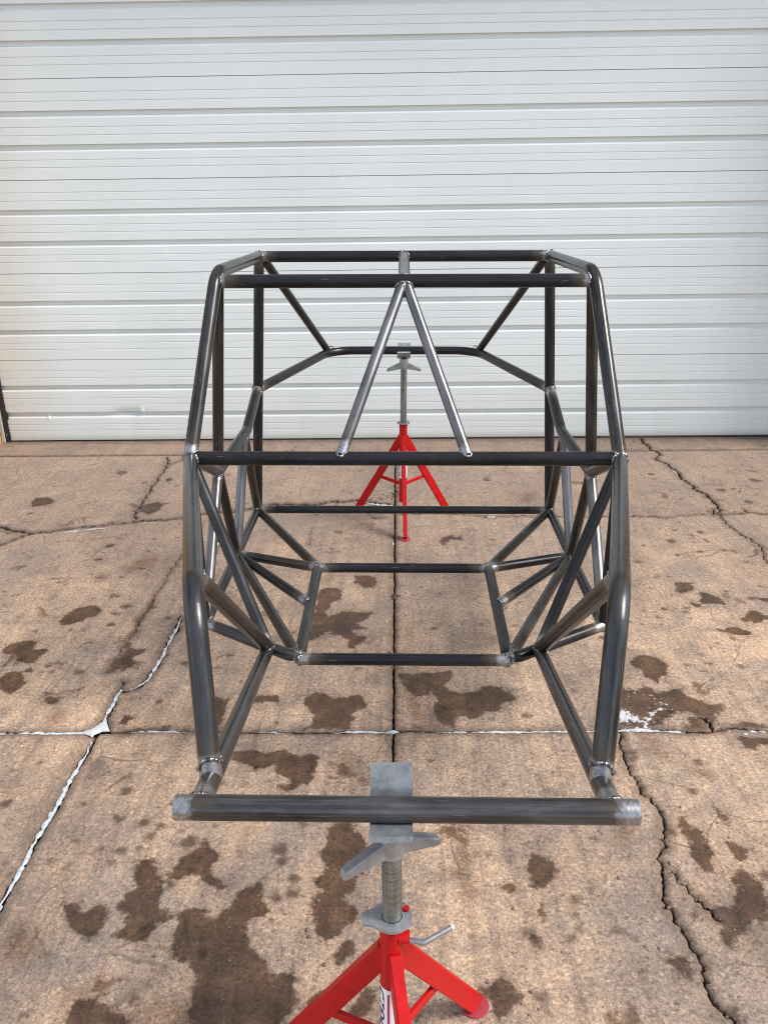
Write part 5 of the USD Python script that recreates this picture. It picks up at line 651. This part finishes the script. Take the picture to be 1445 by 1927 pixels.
    obj('screw', trimesh.util.concatenate([trimesh.creation.cylinder(0.0115 * k, 0.05, 24).apply_translation(hc + (0, 0, 0.03))] + [wire([hc + (0, 0, z) + 0.0118 * k * np.array([math.cos(a), math.sin(a), 0]) for a in np.linspace(0, 6.2832, 20)], 0.0011, 6) for z in np.arange(0.02, 0.054, 0.0045)]), plain_dark, st, smooth=30)
    obj('head_boss', lathe([(0, -0.030), (0.0195 * k, -0.030), (0.0205 * k, -0.026), (0.0205 * k, 0.004), (0.0225 * k, 0.008), (0.0225 * k, 0.019), (0.0215 * k, 0.022), (0, 0.022)], tuple(hc), 40), cast, st, smooth=40)
    for sgn in (0, 180):
        d = az(arm_az + sgn); sd_ = np.cross(d, (0, 0, 1.0)); prm = []
        for (r_, zt_, zb_, w) in ((0.006, 0.010, -0.028, 0.0115), (0.086, -0.028, -0.0435, 0.0092), (0.0905, -0.034, -0.0435, 0.007)):
            r_ = r_ * k; prm.append([hc + d * r_ + sd_ * sx * w * k + np.array([0, 0, z]) for sx, z in ((-1, zb_ + 0.002), (-0.8, zb_), (0.8, zb_), (1, zb_ + 0.002), (1, zt_ - 0.002), (0.75, zt_), (-0.75, zt_), (-1, zt_ - 0.002))])
        m = trimesh.util.concatenate([trimesh.convex.convex_hull(np.vstack([prm[i], prm[i + 1]])) for i in range(len(prm) - 1)]); obj('head_arm', m, cast, st, smooth=18)
    al = math.radians(v_al); rr = v_r + 0.0004; fd = np.array([0, -math.cos(al), math.sin(al)]); bd = np.array([0, math.sin(al), math.cos(al)]); c = np.array(top, float)
    apx = c - rr * np.array([0, math.sin(al), math.cos(al)]) - rr * np.array([0, -math.cos(al), math.sin(al)]); th, wv = 0.0085 * k, 0.0345 * k; e0, e1 = legs
    nf, nb = np.array([0, math.sin(al), math.cos(al)]), np.array([0, -math.cos(al), math.sin(al)])
    prof_ = [apx, apx + fd * e0, apx + fd * e0 - nf * th, apx - nf * th - nb * th, apx + bd * e1 - nb * th, apx + bd * e1]
    pg = Polygon([(p[1], p[2]) for p in prof_]).buffer(-0.0008).buffer(0.0008, 3); m = trimesh.creation.extrude_polygon(pg, 2 * wv)
    R = np.array([[0, 0, 1, c[0] - wv], [1, 0, 0, 0], [0, 1, 0, 0], [0, 0, 0, 1.0]]); m.apply_transform(R); obj('saddle', m, zinc, st, smooth=30)
    return st
plain_dark = plain('oiled_steel', (0.05, 0.05, 0.05), 0.4, 0.6)
Kc, Jc = (hK[0] + hK[1]) / 2, (nd('J', -1) + nd('J', 1)) / 2
stand('red tripod pipe stand in the foreground holding the bumper bar, with a bent lock handle', (-0.0235, 1.085), (Kc[0] - 0.024, Kc[1], Kc[2]), m_ * 0.985, 0.455, 0.257, 44.5, 63, 20, 1.06,
      handle=((0.006, 1.08, 0.418), (0.036, 1.074, 0.418), (0.087, 1.10, 0.427)), tab_az=12, lab=(0.135, 0.302))
stand('red tripod pipe stand at the back holding the rear hoop near the garage door', (0.002, 4.203), (Jc[0] + 0.004, Jc[1], Jc[2]), 0.0212, 0.556, 0.296, 57.4, 90, 45, 1.0, tab_az=-100, legs=(0.042, 0.085))
